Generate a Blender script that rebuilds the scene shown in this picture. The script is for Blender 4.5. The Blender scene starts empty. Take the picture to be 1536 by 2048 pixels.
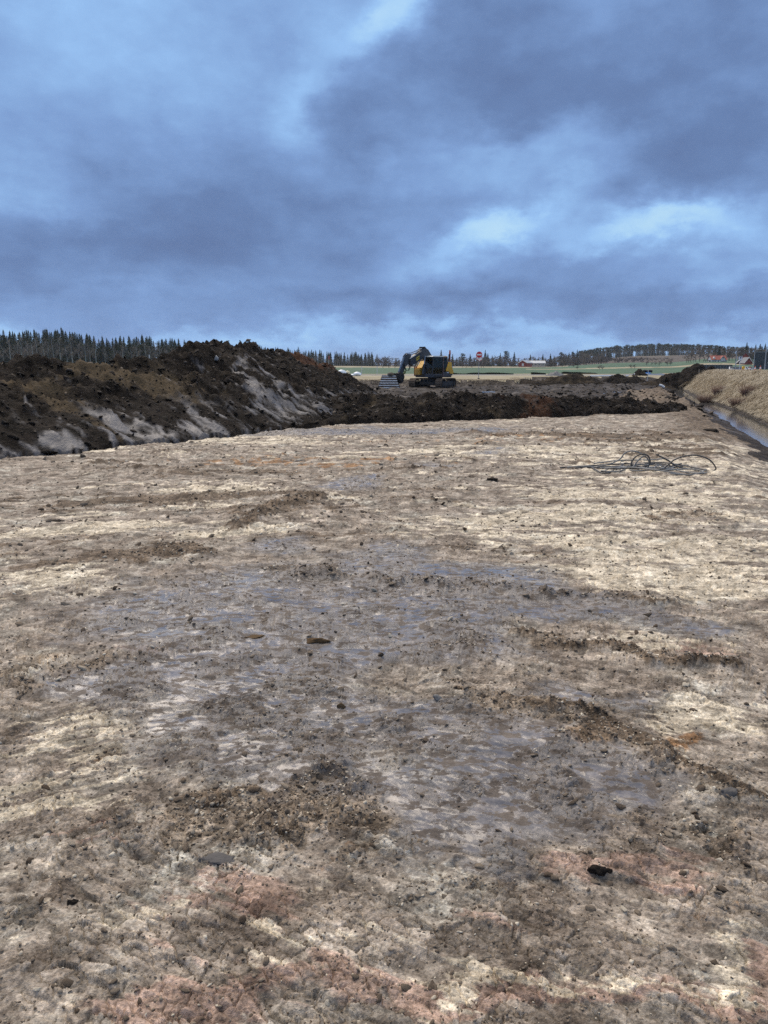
import bpy, bmesh, math, random
import numpy as np
from mathutils import Vector, Matrix
SC = bpy.context.scene
COL = SC.collection
rnd = random.Random(7)
RNG = np.random.default_rng(11)
# ------------------------------------------------------------------ camera
EYE, TILT, FOC = 1.65, math.radians(10.66), 1536.0      # metres, radians down, focal length in photo pixels
cam_d = bpy.data.cameras.new('camera'); cam = bpy.data.objects.new('camera', cam_d); COL.objects.link(cam)
cam.location = (0, 0, EYE); cam.rotation_euler = (math.pi/2 - TILT, 0, 0)
cam_d.sensor_fit = 'VERTICAL'; cam_d.sensor_height = 24.0; cam_d.lens = 24.0*FOC/2048.0
cam_d.clip_start = 0.05; cam_d.clip_end = 9000
SC.camera = cam
# ------------------------------------------------------------------ light
SUN_EL, SUN_AZ = math.radians(52), math.radians(-24)    # azimuth from +Y, clockwise
sd = bpy.data.lights.new('sun', 'SUN'); sun = bpy.data.objects.new('sun', sd); COL.objects.link(sun)
sd.energy = 1.9; sd.angle = math.radians(50); sd.color = (1.0, 0.86, 0.70)
_d = Vector((math.sin(SUN_AZ)*math.cos(SUN_EL), math.cos(SUN_AZ)*math.cos(SUN_EL), math.sin(SUN_EL)))
sun.rotation_euler = (-_d).to_track_quat('-Z', 'Y').to_euler()
SC.view_settings.view_transform = 'Standard'; SC.view_settings.look = 'None'
SC.view_settings.exposure = 0.70; SC.view_settings.gamma = 1.0; SC.view_settings.use_curve_mapping = False
try:
    SC.cycles.use_denoising = False
    SC.cycles.max_bounces = 6; SC.cycles.diffuse_bounces = 3; SC.cycles.glossy_bounces = 3
    SC.cycles.transmission_bounces = 4; SC.cycles.transparent_max_bounces = 6; SC.cycles.volume_bounces = 0
    SC.cycles.sample_clamp_indirect = 2.0; SC.cycles.sample_clamp_direct = 3.0
except Exception: pass

class NT:
    """small helper to write node trees as expressions"""
    def __init__(s, tree): s.t = tree; tree.nodes.clear()
    def n(s, typ, **kw):
        nd = s.t.nodes.new(typ)
        for k, v in kw.items(): setattr(nd, k, v)
        return nd
    def put(s, sock, v):
        if isinstance(v, bpy.types.NodeSocket): s.t.links.new(v, sock)
        elif v is not None:
            if isinstance(v, (tuple, list)) and sock.type == 'RGBA' and len(v) == 3: v = (*v, 1)
            sock.default_value = v
    def m(s, op, a, b=None, c=None, clamp=False):
        nd = s.n('ShaderNodeMath', operation=op, use_clamp=clamp)
        for i, v in enumerate((a, b, c)):
            if v is not None: s.put(nd.inputs[i], v)
        return nd.outputs[0]
    def v(s, op, a, b=None, scale=None):
        nd = s.n('ShaderNodeVectorMath', operation=op)
        s.put(nd.inputs[0], a)
        if b is not None: s.put(nd.inputs[1], b)
        if scale is not None: s.put(nd.inputs['Scale'], scale)
        return nd.outputs['Value'] if op in ('LENGTH', 'DOT_PRODUCT', 'DISTANCE') else nd.outputs[0]
    def mix(s, f, a, b, blend='MIX'):
        nd = s.n('ShaderNodeMix', data_type='RGBA', blend_type=blend)
        s.put(nd.inputs[0], f); s.put(nd.inputs[6], a); s.put(nd.inputs[7], b)
        return nd.outputs[2]
    def noise(s, vec, scale, detail=4, rough=0.55, dist=0.0, color=False):
        nd = s.n('ShaderNodeTexNoise'); s.put(nd.inputs['Vector'], vec); s.put(nd.inputs['Scale'], scale)
        nd.inputs['Detail'].default_value = detail; nd.inputs['Roughness'].default_value = rough
        nd.inputs['Distortion'].default_value = dist
        return nd.outputs['Color' if color else 'Fac']
    def ramp(s, f, lo, hi, smooth=True):
        nd = s.n('ShaderNodeMapRange', interpolation_type='SMOOTHSTEP' if smooth else 'LINEAR')
        s.put(nd.inputs[0], f); nd.inputs[1].default_value = lo; nd.inputs[2].default_value = hi
        return nd.outputs[0]
    def combine(s, x, y, z):
        nd = s.n('ShaderNodeCombineXYZ')
        for i, q in enumerate((x, y, z)): s.put(nd.inputs[i], q)
        return nd.outputs[0]
    def attr(s, name):
        nd = s.n('ShaderNodeAttribute', attribute_name=name); return nd
    def sep(s, c):
        nd = s.n('ShaderNodeSeparateColor'); s.put(nd.inputs[0], c); return nd.outputs
    def cramp(s, f, stops):
        nd = s.n('ShaderNodeValToRGB'); s.put(nd.inputs[0], f)
        e = nd.color_ramp.elements
        while len(e) < len(stops): e.new(0.5)
        for q, (p, c) in zip(e, stops): q.position = p; q.color = (*c, 1)
        return nd.outputs[0]

def srgb(r, g, b):
    f = lambda c: (c/255/12.92) if c/255 <= 0.04045 else ((c/255+0.055)/1.055)**2.4
    return (f(r), f(g), f(b))

def ray(px, py):
    dx, dy = (px-768)/FOC, (1024-py)/FOC
    c, s_ = math.cos(TILT), math.sin(TILT)
    return np.array([dx, c + dy*s_, -s_ + dy*c])         # y component is the depth scale
def ground_at(px, py, z=0.0):
    d = ray(px, py); t = (z-EYE)/d[2]; return np.array([d[0]*t, d[1]*t])
def at_depth(px, py, Y):
    d = ray(px, py); t = Y/d[1]; return np.array([d[0]*t, Y, EYE + d[2]*t])
def azel(px, py):
    d = ray(px, py); d = d/np.linalg.norm(d); return math.atan2(d[0], d[1]), math.asin(d[2])

# ------------------------------------------------------------------ sky
W = bpy.data.worlds.new('World'); SC.world = W; W.use_nodes = True
w = NT(W.node_tree)
tc = w.n('ShaderNodeTexCoord').outputs['Generated']
nrm = w.v('NORMALIZE', tc)
sx = w.n('ShaderNodeSeparateXYZ'); w.put(sx.inputs[0], nrm); dx_, dy_, dz_ = sx.outputs
el = w.m('ARCSINE', dz_); az = w.m('ARCTAN2', dx_, dy_)
elc = w.m('MAXIMUM', el, 0.0)
# cloud deck: direction projected on a flat layer, so that clouds flatten towards the horizon
zz = w.m('ADD', w.m('MAXIMUM', dz_, 0.0), 0.17)
pl = w.combine(w.m('DIVIDE', dx_, zz), w.m('DIVIDE', dy_, zz), 0.0)
warp = w.v('SUBTRACT', w.noise(pl, 1.1, 4, 0.55, color=True), (0.5, 0.5, 0.5))
plw = w.v('ADD', pl, w.v('SCALE', warp, scale=0.55))
c1 = w.noise(w.v('ADD', plw, (3.1, 7.7, 0)), 0.62, 6, 0.52)
c2 = w.noise(w.v('ADD', plw, (13.1, 1.7, 4)), 2.1, 5, 0.55)
c3 = w.noise(w.v('ADD', w.v('MULTIPLY', pl, (0.6, 1.6, 1)), (1.1, 2.2, 9)), 1.6, 5, 0.5)
# large masses of the cloud deck in view
ang = w.combine(az, el, 0.0)
sa_v = w.combine(az, w.m('MULTIPLY', el, 1.7), 0.0)
wn = w.v('SUBTRACT', w.noise(sa_v, 8.0, 8, 0.60, color=True), (0.5, 0.5, 0.5))
c4 = w.noise(w.v('ADD', sa_v, w.v('SCALE', wn, scale=0.05)), 5.5, 9, 0.56)
c5 = w.noise(w.v('ADD', sa_v, (4.0, 2.0, 1.0)), 19.0, 7, 0.58)
wn2 = w.v('SUBTRACT', w.noise(pl, 0.9, 3, 0.5, color=True), (0.5, 0.5, 0.5))
angw = w.v('ADD', w.v('ADD', ang, w.v('SCALE', wn, scale=0.13)), w.v('MULTIPLY', wn2, (0.10, 0.06, 0.0)))
MASSES = [  # photo px centre, half sizes, tilt (deg), amount
    (785, 12, 90, 38, 40, .42), (600, 190, 90, 38, 55, .22), (600, 300, 60, 40, 60, .12),
    (250, 90, 260, 90, 0, .10), (60, 60, 90, 60, 0, .06), (150, 300, 120, 40, 0, .05),
    (1080, 160, 260, 120, 0, -.20), (1400, 330, 230, 75, -8, -.27), (1330, 120, 230, 100, 0, -.16),
    (1040, 300, 200, 34, 14, .26), (1040, 420, 110, 30, 25, .40), (1310, 450, 150, 28, -4, .48), (900, 480, 90, 26, 30, .17), (1170, 330, 50, 60, 60, .10),
    (400, 400, 260, 100, 12, -.22), (200, 480, 260, 70, 0, -.15), (720, 440, 180, 70, 10, -.16), (1130, 520, 200, 40, 15, -.10), (750, 600, 700, 32, 0, -.13), (1250, 610, 400, 34, 0, -.14),
    (250, 585, 220, 16, 3, .10), (1450, 560, 120, 18, 8, .12), (120, 380, 170, 20, -8, .10), (730, 345, 80, 22, 10, .10), (560, 480, 60, 30, 30, .06),
    (500, 672, 1400, 13, 0, .15), (1100, 690, 900, 16, 0, .16), (700, 235, 60, 60, 30, -.10), (880, 80, 90, 90, 0, -.10)]
acc = None
for (px, py, rx, ry, rot, amt) in MASSES:
    a0, e0 = azel(px, py); sa, se = rx/FOC, ry/FOC
    d = w.v('SUBTRACT', angw, (a0, e0, 0.0))
    mp = w.n('ShaderNodeMapping'); mp.vector_type = 'POINT'; w.put(mp.inputs[0], d)
    mp.inputs['Rotation'].default_value = (0, 0, -math.radians(rot))
    q = w.v('MULTIPLY', mp.outputs[0], (1/sa, 1/se, 0.0))
    g = w.m('MULTIPLY', w.m('EXPONENT', w.m('MULTIPLY', w.v('DOT_PRODUCT', q, q), -0.7)), amt)
    acc = g if acc is None else w.m('ADD', acc, g)
br = w.m('ADD', 0.55, w.m('MULTIPLY', w.m('SUBTRACT', c1, 0.5), 0.15))
br = w.m('ADD', br, w.m('MULTIPLY', w.m('SUBTRACT', c2, 0.5), 0.10))
br = w.m('ADD', br, w.m('MULTIPLY', w.m('SUBTRACT', c3, 0.5), 0.10))
br = w.m('ADD', br, w.m('MULTIPLY', w.m('SUBTRACT', c4, 0.5), 0.50))
br = w.m('ADD', br, w.m('MULTIPLY', w.m('SUBTRACT', c5, 0.5), 0.24))
br = w.m('ADD', br, acc)
cloud = w.cramp(br, [(0.0, srgb(86, 105, 146)), (0.28, srgb(102, 128, 173)), (0.5, srgb(123, 155, 204)), (0.75, srgb(147, 187, 234)), (1.0, srgb(178, 220, 248))])
# an overcast dome is whiter and brighter overhead than at the horizon
zen = w.ramp(elc, 0.40, 1.05)
cloud = w.mix(zen, cloud, w.mix(0.88, cloud, (0.88, 0.87, 0.85)))
sky = w.n('ShaderNodeTexSky'); sky.sky_type = 'NISHITA'; sky.sun_disc = False
sky.sun_elevation = SUN_EL; sky.sun_rotation = SUN_AZ; sky.air_density = 1.2; sky.dust_density = 1.5
clear = w.mix(1.0, sky.outputs[0], (0.09, 0.09, 0.09), 'MULTIPLY')
gap = w.m('MULTIPLY', w.ramp(br, 0.78, 1.1), 0.35)
full = w.mix(gap, cloud, clear)
full = w.mix(w.ramp(el, -0.10, -0.01), (0.035, 0.032, 0.03), full)
bg = w.n('ShaderNodeBackground'); w.put(bg.inputs[0], full); bg.inputs[1].default_value = 0.66
w.t.links.new(bg.outputs[0], w.n('ShaderNodeOutputWorld').inputs[0])

# ------------------------------------------------------------------ numpy noise
def _h(ix, iy, seed):
    h = (ix.astype(np.int64)*374761393 + iy.astype(np.int64)*668265263 + seed*1442695041) & 0xFFFFFFFF
    h = ((h ^ (h >> 13))*1274126177) & 0xFFFFFFFF
    h = ((h ^ (h >> 16))*2246822519) & 0xFFFFFFFF
    return h ^ (h >> 15)
def perlin(x, y, seed=0):
    x = np.asarray(x, float); y = np.asarray(y, float)
    ix, iy = np.floor(x), np.floor(y); fx, fy = x-ix, y-iy
    u, v = fx*fx*fx*(fx*(fx*6-15)+10), fy*fy*fy*(fy*(fy*6-15)+10)
    def gr(a, b):
        t = _h(ix+a, iy+b, seed)*(2*math.pi/4294967296.0)
        return np.cos(t)*(fx-a) + np.sin(t)*(fy-b)
    n0 = gr(0, 0); n0 = n0 + u*(gr(1, 0)-n0); n1 = gr(0, 1); n1 = n1 + u*(gr(1, 1)-n1)
    return 1.5*(n0 + v*(n1-n0))
def fbm(x, y, octv=4, seed=0, gain=0.5):
    s_, a, f = 0, 1.0, 1.0
    for i in range(octv):
        s_ = s_ + a*perlin(x*f + 17.3*i, y*f - 9.1*i, seed+i); a *= gain; f *= 2.03
    return s_
def worley(x, y, seed=0, jit=0.9):
    ix, iy = np.floor(x), np.floor(y); best = np.full(np.shape(x), 9.0); val = np.zeros(np.shape(x))
    for a in (-1, 0, 1):
        for b in (-1, 0, 1):
            h1 = _h(ix+a, iy+b, seed)/4294967296.0; h2 = _h(ix+a, iy+b, seed+77)/4294967296.0
            d = (ix+a+0.5+jit*(h1-.5)-x)**2 + (iy+b+.5+jit*(h2-.5)-y)**2
            k = d < best; best = np.where(k, d, best); val = np.where(k, _h(ix+a, iy+b, seed+191)/4294967296.0, val)
    return np.sqrt(best), val
def plates(x, y, seed=0, jit=0.95):
    """cells with a random tilt: broken plates of clay. returns height (about -1..1), cell value, edge distance"""
    ix, iy = np.floor(x), np.floor(y); b1 = np.full(np.shape(x), 9.0); b2 = b1.copy(); dx = np.zeros(np.shape(x)); dy = dx.copy(); val = dx.copy()
    for a in (-1, 0, 1):
        for b in (-1, 0, 1):
            h1 = _h(ix+a, iy+b, seed)/4294967296.0; h2 = _h(ix+a, iy+b, seed+77)/4294967296.0
            ex_, ey_ = x-(ix+a+.5+jit*(h1-.5)), y-(iy+b+.5+jit*(h2-.5)); d = ex_*ex_+ey_*ey_; k = d < b1
            b2 = np.where(k, b1, np.minimum(b2, d)); b1 = np.where(k, d, b1); dx = np.where(k, ex_, dx); dy = np.where(k, ey_, dy); val = np.where(k, _h(ix+a, iy+b, seed+191)/4294967296.0, val)
    t = val*6.2832*7; edge = np.sqrt(b2)-np.sqrt(b1)
    return (val-.45)*1.2 + (np.cos(t)*dx+np.sin(t)*dy)*.9, val, edge
def sstep(a, b, x):
    t = np.clip((x-a)/(b-a), 0, 1); return t*t*(3-2*t)

# ------------------------------------------------------------------ objects
def tag(o, label=None, cat=None, group=None, kind=None):
    if label: o['label'] = label
    if cat: o['category'] = cat
    if group: o['group'] = group
    if kind: o['kind'] = kind
    return o
def empty(name, loc=(0, 0, 0), rz=0.0):
    o = bpy.data.objects.new(name, None); COL.objects.link(o); o.location = tuple(loc); o.rotation_euler = (0, 0, rz)
    o.empty_display_size = 0.2
    return o
def link(name, me, parent=None, mat=None):
    o = bpy.data.objects.new(name, me); COL.objects.link(o)
    if parent is not None: o.parent = parent
    if mat is not None and not me.materials: me.materials.append(mat)
    return o
def np_mesh(name, V, F, smooth=False, attrs=None):
    """V (n,3) float, F (m,k) int with k = 3 or 4; attrs: name -> (n,4) point colours"""
    me = bpy.data.meshes.new(name); V = np.ascontiguousarray(V, np.float32); F = np.ascontiguousarray(F, np.int32)
    k = F.shape[1]
    me.vertices.add(len(V)); me.vertices.foreach_set('co', V.ravel())
    me.loops.add(F.size); me.loops.foreach_set('vertex_index', F.ravel())
    me.polygons.add(len(F)); me.polygons.foreach_set('loop_start', np.arange(0, F.size, k, dtype=np.int32))
    if smooth: me.polygons.foreach_set('use_smooth', np.ones(len(F), bool))
    for an, A in (attrs or {}).items():
        at = me.attributes.new(an, 'FLOAT_COLOR', 'POINT'); at.data.foreach_set('color', np.ascontiguousarray(A, np.float32).ravel())
    me.update(calc_edges=True); me.validate()
    return me
def copy_tree(o, parent=None):
    c = o.copy(); COL.objects.link(c)
    if parent is not None: c.parent = parent
    for ch in o.children: copy_tree(ch, c)
    return c

class MB:
    """collects simple solids into one mesh"""
    def __init__(s): s.v = []; s.f = []
    def add(s, V, F):
        b = len(s.v); s.v += [tuple(map(float, p)) for p in V]; s.f += [tuple(i+b for i in f) for f in F]; return s
    def box(s, x0, x1, y0, y1, z0, z1):
        return s.add([(x0,y0,z0),(x1,y0,z0),(x1,y1,z0),(x0,y1,z0),(x0,y0,z1),(x1,y0,z1),(x1,y1,z1),(x0,y1,z1)],
                     [(3,2,1,0),(4,5,6,7),(0,1,5,4),(1,2,6,5),(2,3,7,6),(3,0,4,7)])
    def prism(s, P, Q):
        """two matching outlines (lists of 3D points) joined into a closed solid"""
        n = len(P); V = list(P)+list(Q)
        return s.add(V, [tuple(range(n))[::-1], tuple(range(n, 2*n))] + [(i, (i+1) % n, n+(i+1) % n, n+i) for i in range(n)])
    def tube(s, pts, rad, n=6, cap=True):
        pts = [np.array(p, float) for p in pts]; m = len(pts)
        rads = rad if hasattr(rad, '__len__') else [rad]*m
        t0 = pts[1]-pts[0]; up = np.array([0, 0, 1.0]) if abs(t0[2]) < 0.9*np.linalg.norm(t0) else np.array([1.0, 0, 0])
        V = []
        for i in range(m):
            t = pts[min(i+1, m-1)]-pts[max(i-1, 0)]; t = t/(np.linalg.norm(t)+1e-9)
            a = np.cross(t, up); a = a/(np.linalg.norm(a)+1e-9); b = np.cross(a, t); up = b
            for k in range(n):
                q = 2*math.pi*k/n; V.append(pts[i]+rads[i]*(math.cos(q)*a+math.sin(q)*b))
        F = [(i*n+k, i*n+(k+1) % n, (i+1)*n+(k+1) % n, (i+1)*n+k) for i in range(m-1) for k in range(n)]
        if cap: F += [tuple(range(n))[::-1], tuple((m-1)*n+k for k in range(n))]
        return s.add(V, F)
    def mesh(s, name, bevel=0.0, seg=2, smooth=False):
        me = bpy.data.meshes.new(name); me.from_pydata(s.v, [], s.f)
        bm = bmesh.new(); bm.from_mesh(me); bmesh.ops.recalc_face_normals(bm, faces=bm.faces)
        if bevel > 0:
            ed = [e for e in bm.edges if e.is_manifold and e.calc_face_angle(0) > 0.5]
            bmesh.ops.bevel(bm, geom=ed, offset=bevel, segments=seg, affect='EDGES', clamp_overlap=True)
        bm.to_mesh(me); bm.free()
        if smooth: me.polygons.foreach_set('use_smooth', [True]*len(me.polygons))
        me.update(); return me
    def build(s, name, mat, parent=None, bevel=0.0, seg=2, smooth=False):
        me = s.mesh(name, bevel, seg, smooth); me.materials.append(mat); return link(name, me, parent)

# ------------------------------------------------------------------ plain materials
MATS = {}
def simple(name, col, rough=0.6, metal=0.0, var=0.12, scale=6.0, dirt=None, dirt_amt=0.0, bump=0.0):
    if name in MATS: return MATS[name]
    m = bpy.data.materials.new(name); m.use_nodes = True; t = NT(m.node_tree)
    pos = t.n('ShaderNodeTexCoord').outputs['Object']
    n1 = t.noise(pos, scale, 5, 0.6)
    c = t.mix(t.m('MULTIPLY', t.m('SUBTRACT', n1, 0.35, clamp=True), var*4, clamp=True), col, tuple(x*0.62 for x in col))
    if dirt is not None:
        c = t.mix(t.m('MULTIPLY', t.ramp(t.noise(pos, scale*0.45, 6, 0.65), 0.46, 0.62), dirt_amt), c, dirt)
    b = t.n('ShaderNodeBsdfPrincipled'); t.put(b.inputs['Base Color'], c)
    t.put(b.inputs['Roughness'], t.m('ADD', rough-0.08, t.m('MULTIPLY', n1, 0.16), clamp=True)); b.inputs['Metallic'].default_value = metal
    if bump > 0:
        bp = t.n('ShaderNodeBump'); bp.inputs['Strength'].default_value = bump; bp.inputs['Distance'].default_value = 0.02
        t.put(bp.inputs['Height'], t.noise(pos, scale*5, 5, 0.6)); t.put(b.inputs['Normal'], bp.outputs[0])
    t.t.links.new(b.outputs[0], t.n('ShaderNodeOutputMaterial').inputs[0])
    MATS[name] = m; return m
# ------------------------------------------------------------------ the lie of the land
def ditch_c(x, y): return x - (12.3 + (y-24.7)*0.325)           # metres right of the ditch's centre line
def y_edge(x): return 79 + 29*sstep(13, 21, x) + 1.2*perlin(x*0.3, 0*x, 5) + 0.5*perlin(x*1.3, 0*x, 6)
def plain_z(x, y):
    q = x/np.maximum(y, 1)
    z = 0.35 + 2.0*sstep(180, 620, y) + 2.6*sstep(250, 520, y)*sstep(.20, .32, q) + 2.2*sstep(250, 420, y)*sstep(.36, .42, q)
    z = z + 9.5*sstep(560, 900, y)*sstep(.20, .33, q) + 7*sstep(900, 2500, y)
    return z + 0.5*fbm(x/90, y/90, 3, 41)*sstep(200, 400, y)
def bank_top(y): return 0.35 + 0.87*(1-sstep(100, 175, y))
def macro(x, y):
    """ground height without fine relief"""
    z = -0.25*sstep(35, 62, y)
    z = z + sstep(0.0, 1.3, y-y_edge(x))*(plain_z(x, y)-z)
    c = ditch_c(x, y); f = 1-sstep(105, 135, y)
    zd = np.interp(c, [-4.5, -2.6, -1.0, -.45, .45, 1.0, 2.2, 3.3, 60], [0, 0, -.36, -.50, -.50, -.30, .62, 1, 1])
    neg = np.minimum(zd, 0)
    z = z + neg*f
    k = np.clip(zd, 0, 1)*sstep(0.4, 1.6, c)*(1-sstep(150, 190, y))
    z = z + k*(np.maximum(bank_top(y), plain_z(x, y)) - z)
    return z
def blob(x, y, px, py, rx, ry, rot=0.0):
    c0 = ground_at(px, py); a = ground_at(px, py-ry); b = ground_at(px, min(py+ry, 2300))
    ry_w = max(abs(a[1]-b[1])/2, 0.02); rx_w = rx*math.hypot(c0[1], EYE)/FOC
    dx, dy = x-c0[0], y-c0[1]
    if rot:
        s_, c_ = math.sin(math.radians(rot)), math.cos(math.radians(rot)); dx, dy = dx*c_+dy*s_, -dx*s_+dy*c_
    return np.exp(-0.8*((dx/rx_w)**2 + (dy/ry_w)**2))
def dist_line(x, y, pts):
    d = np.full(np.shape(x), 1e9)
    for (ax, ay), (bx, by) in zip(pts[:-1], pts[1:]):
        vx, vy = bx-ax, by-ay; t = np.clip(((x-ax)*vx+(y-ay)*vy)/(vx*vx+vy*vy), 0, 1)
        d = np.minimum(d, np.hypot(x-ax-t*vx, y-ay-t*vy))
    return d
WET = [(620,1260,520,170,.38), (1020,1580,300,130,.42), (500,1420,260,120,.35), (600,1175,330,62,1), (980,1160,170,36,1), (1180,1212,150,22,1.1), (450,1395,170,75,.95), (300,1245,150,36,.8), (1130,1560,210,60,.95), (980,1640,170,55,.8),
       (720,1545,80,36,.9), (700,965,90,10,1.1), (850,935,50,9,1), (1040,1500,110,36,.8), (820,1290,220,36,.85), (1430,1262,110,20,.8), (640,1570,100,36,.7),
       (985,1716,46,9,1.5), (800,862,230,6,1.3), (560,869,110,5,1), (870,1440,140,36,.7), (1190,1400,150,24,.75), (560,1090,90,14,.8), (200,1370,120,30,.6),
       (780,1100,80,16,.8), (900,1205,150,26,1), (700,1260,120,24,.9), (1000,905,60,6,.8)]
PALE = [(90,1058,210,26,1.1), (520,985,180,20,1.1), (60,1150,150,26,.9), (950,1040,170,20,.9), (1300,1060,260,50,1), (1230,1150,260,36,.8), (1350,985,230,26,1), (1350,930,260,16,1.1),
        (1000,905,320,10,.9), (1350,1290,200,24,.8), (200,1500,220,90,.7), (790,1525,60,22,1.1), (545,1915,120,40,1), (1430,1900,100,36,.9), (1340,1965,130,36,.9), (855,1935,110,44,.9),
        (1450,1450,120,36,.8), (270,1820,100,40,.7), (150,900,160,9,.9), (500,880,240,7,1), (1250,890,240,9,.9), (420,1060,120,14,.8), (230,1180,150,24,.7), (1290,1410,90,12,1),
        (620,1790,60,30,.9), (1450,1190,130,30,.7), (1080,1930,100,36,.7), (300,1430,140,40,.7), (760,1100,60,12,.7), (100,1620,90,30,.9), (1380,1440,120,24,.8)]
PINK = [(470,1800,160,80,1), (350,2010,260,60,.9), (820,1975,160,46,1), (1440,1965,170,70,1), (150,1680,90,36,.7), (1240,1750,160,50,.8), (1400,1300,190,36,.8), (1000,1880,160,50,.6),
        (300,1310,120,30,.6), (1100,1990,160,40,.7), (740,1330,120,30,.4), (900,1600,80,30,.5)]
RUST = [(1420,1842,110,26,1), (1240,1468,110,18,.8), (735,1605,70,16,.8), (1390,1490,100,20,.8), (900,885,430,9,.8), (700,920,270,12,.9), (190,1545,60,18,.6), (1330,1035,90,14,.8),
        (520,1870,60,24,.6), (800,1870,80,24,.5), (680,1730,60,14,.6), (1000,1390,60,14,.6), (450,930,160,10,.6), (1230,930,110,8,.8), (150,1900,120,30,.5), (1120,870,200,7,.8)]
RUB = [(500,1660,350,64,1), (1400,1700,190,60,1), (665,1140,110,22,1), (380,1090,130,13,.9), (110,1340,230,44,.7), (700,1480,260,36,.8), (1340,1036,90,16,1), (900,1300,120,18,.7),
       (1300,2010,120,40,.6), (110,1790,200,80,.8), (700,1970,140,50,.8), (1060,1830,140,44,.7), (1000,1420,140,30,.9), (830,1290,80,14,.6), (300,1120,160,16,.7), (640,1010,110,10,.8),
       (1300,1560,160,40,.7), (880,1560,60,20,.5), (1450,1800,120,34,.8), (250,1560,160,40,.6), (760,1780,120,40,.6), (1060,1290,160,18,.6), (640,1620,160,30,.8), (1000,1760,140,30,.6)]
DARK = [(330,1003,190,9,1), (210,1112,230,20,1), (560,1018,150,8,1), (430,945,260,9,.7), (1290,600,1,1,0), (1150,868,230,6,1), (1330,882,150,5,.8), (300,925,160,6,.6), (1400,893,110,3,1.1),
        (1320,905,140,4,.9), (900,965,160,9,.5), (950,1095,160,18,.7), (1080,1690,160,40,.5), (640,1060,120,12,.7), (830,1820,60,40,.6), (60,1010,140,10,.6), (1480,1000,120,6,.7),
        (620,1390,160,40,.4), (700,1000,200,8,.7), (600,1690,160,30,.5), (1100,1100,120,10,.5)]
RIDGES = [[(540,1135),(660,1150),(800,1160),(1000,1180),(1160,1195),(1310,1203)], [(1060,1268),(1150,1290),(1250,1310),(1470,1348)], [(900,1372),(1000,1420),(1100,1425),(1250,1475),(1400,1562),(1560,1625)],
          [(650,1000),(560,1018),(470,1045),(455,1064)], [(380,1600),(520,1585),(700,1560)]]
CLEATS = [[(800,1625),(900,1560),(1060,1445)], [(250,1660),(420,1600),(640,1545)], [(1140,1500),(1330,1440),(1530,1395)]]
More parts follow.
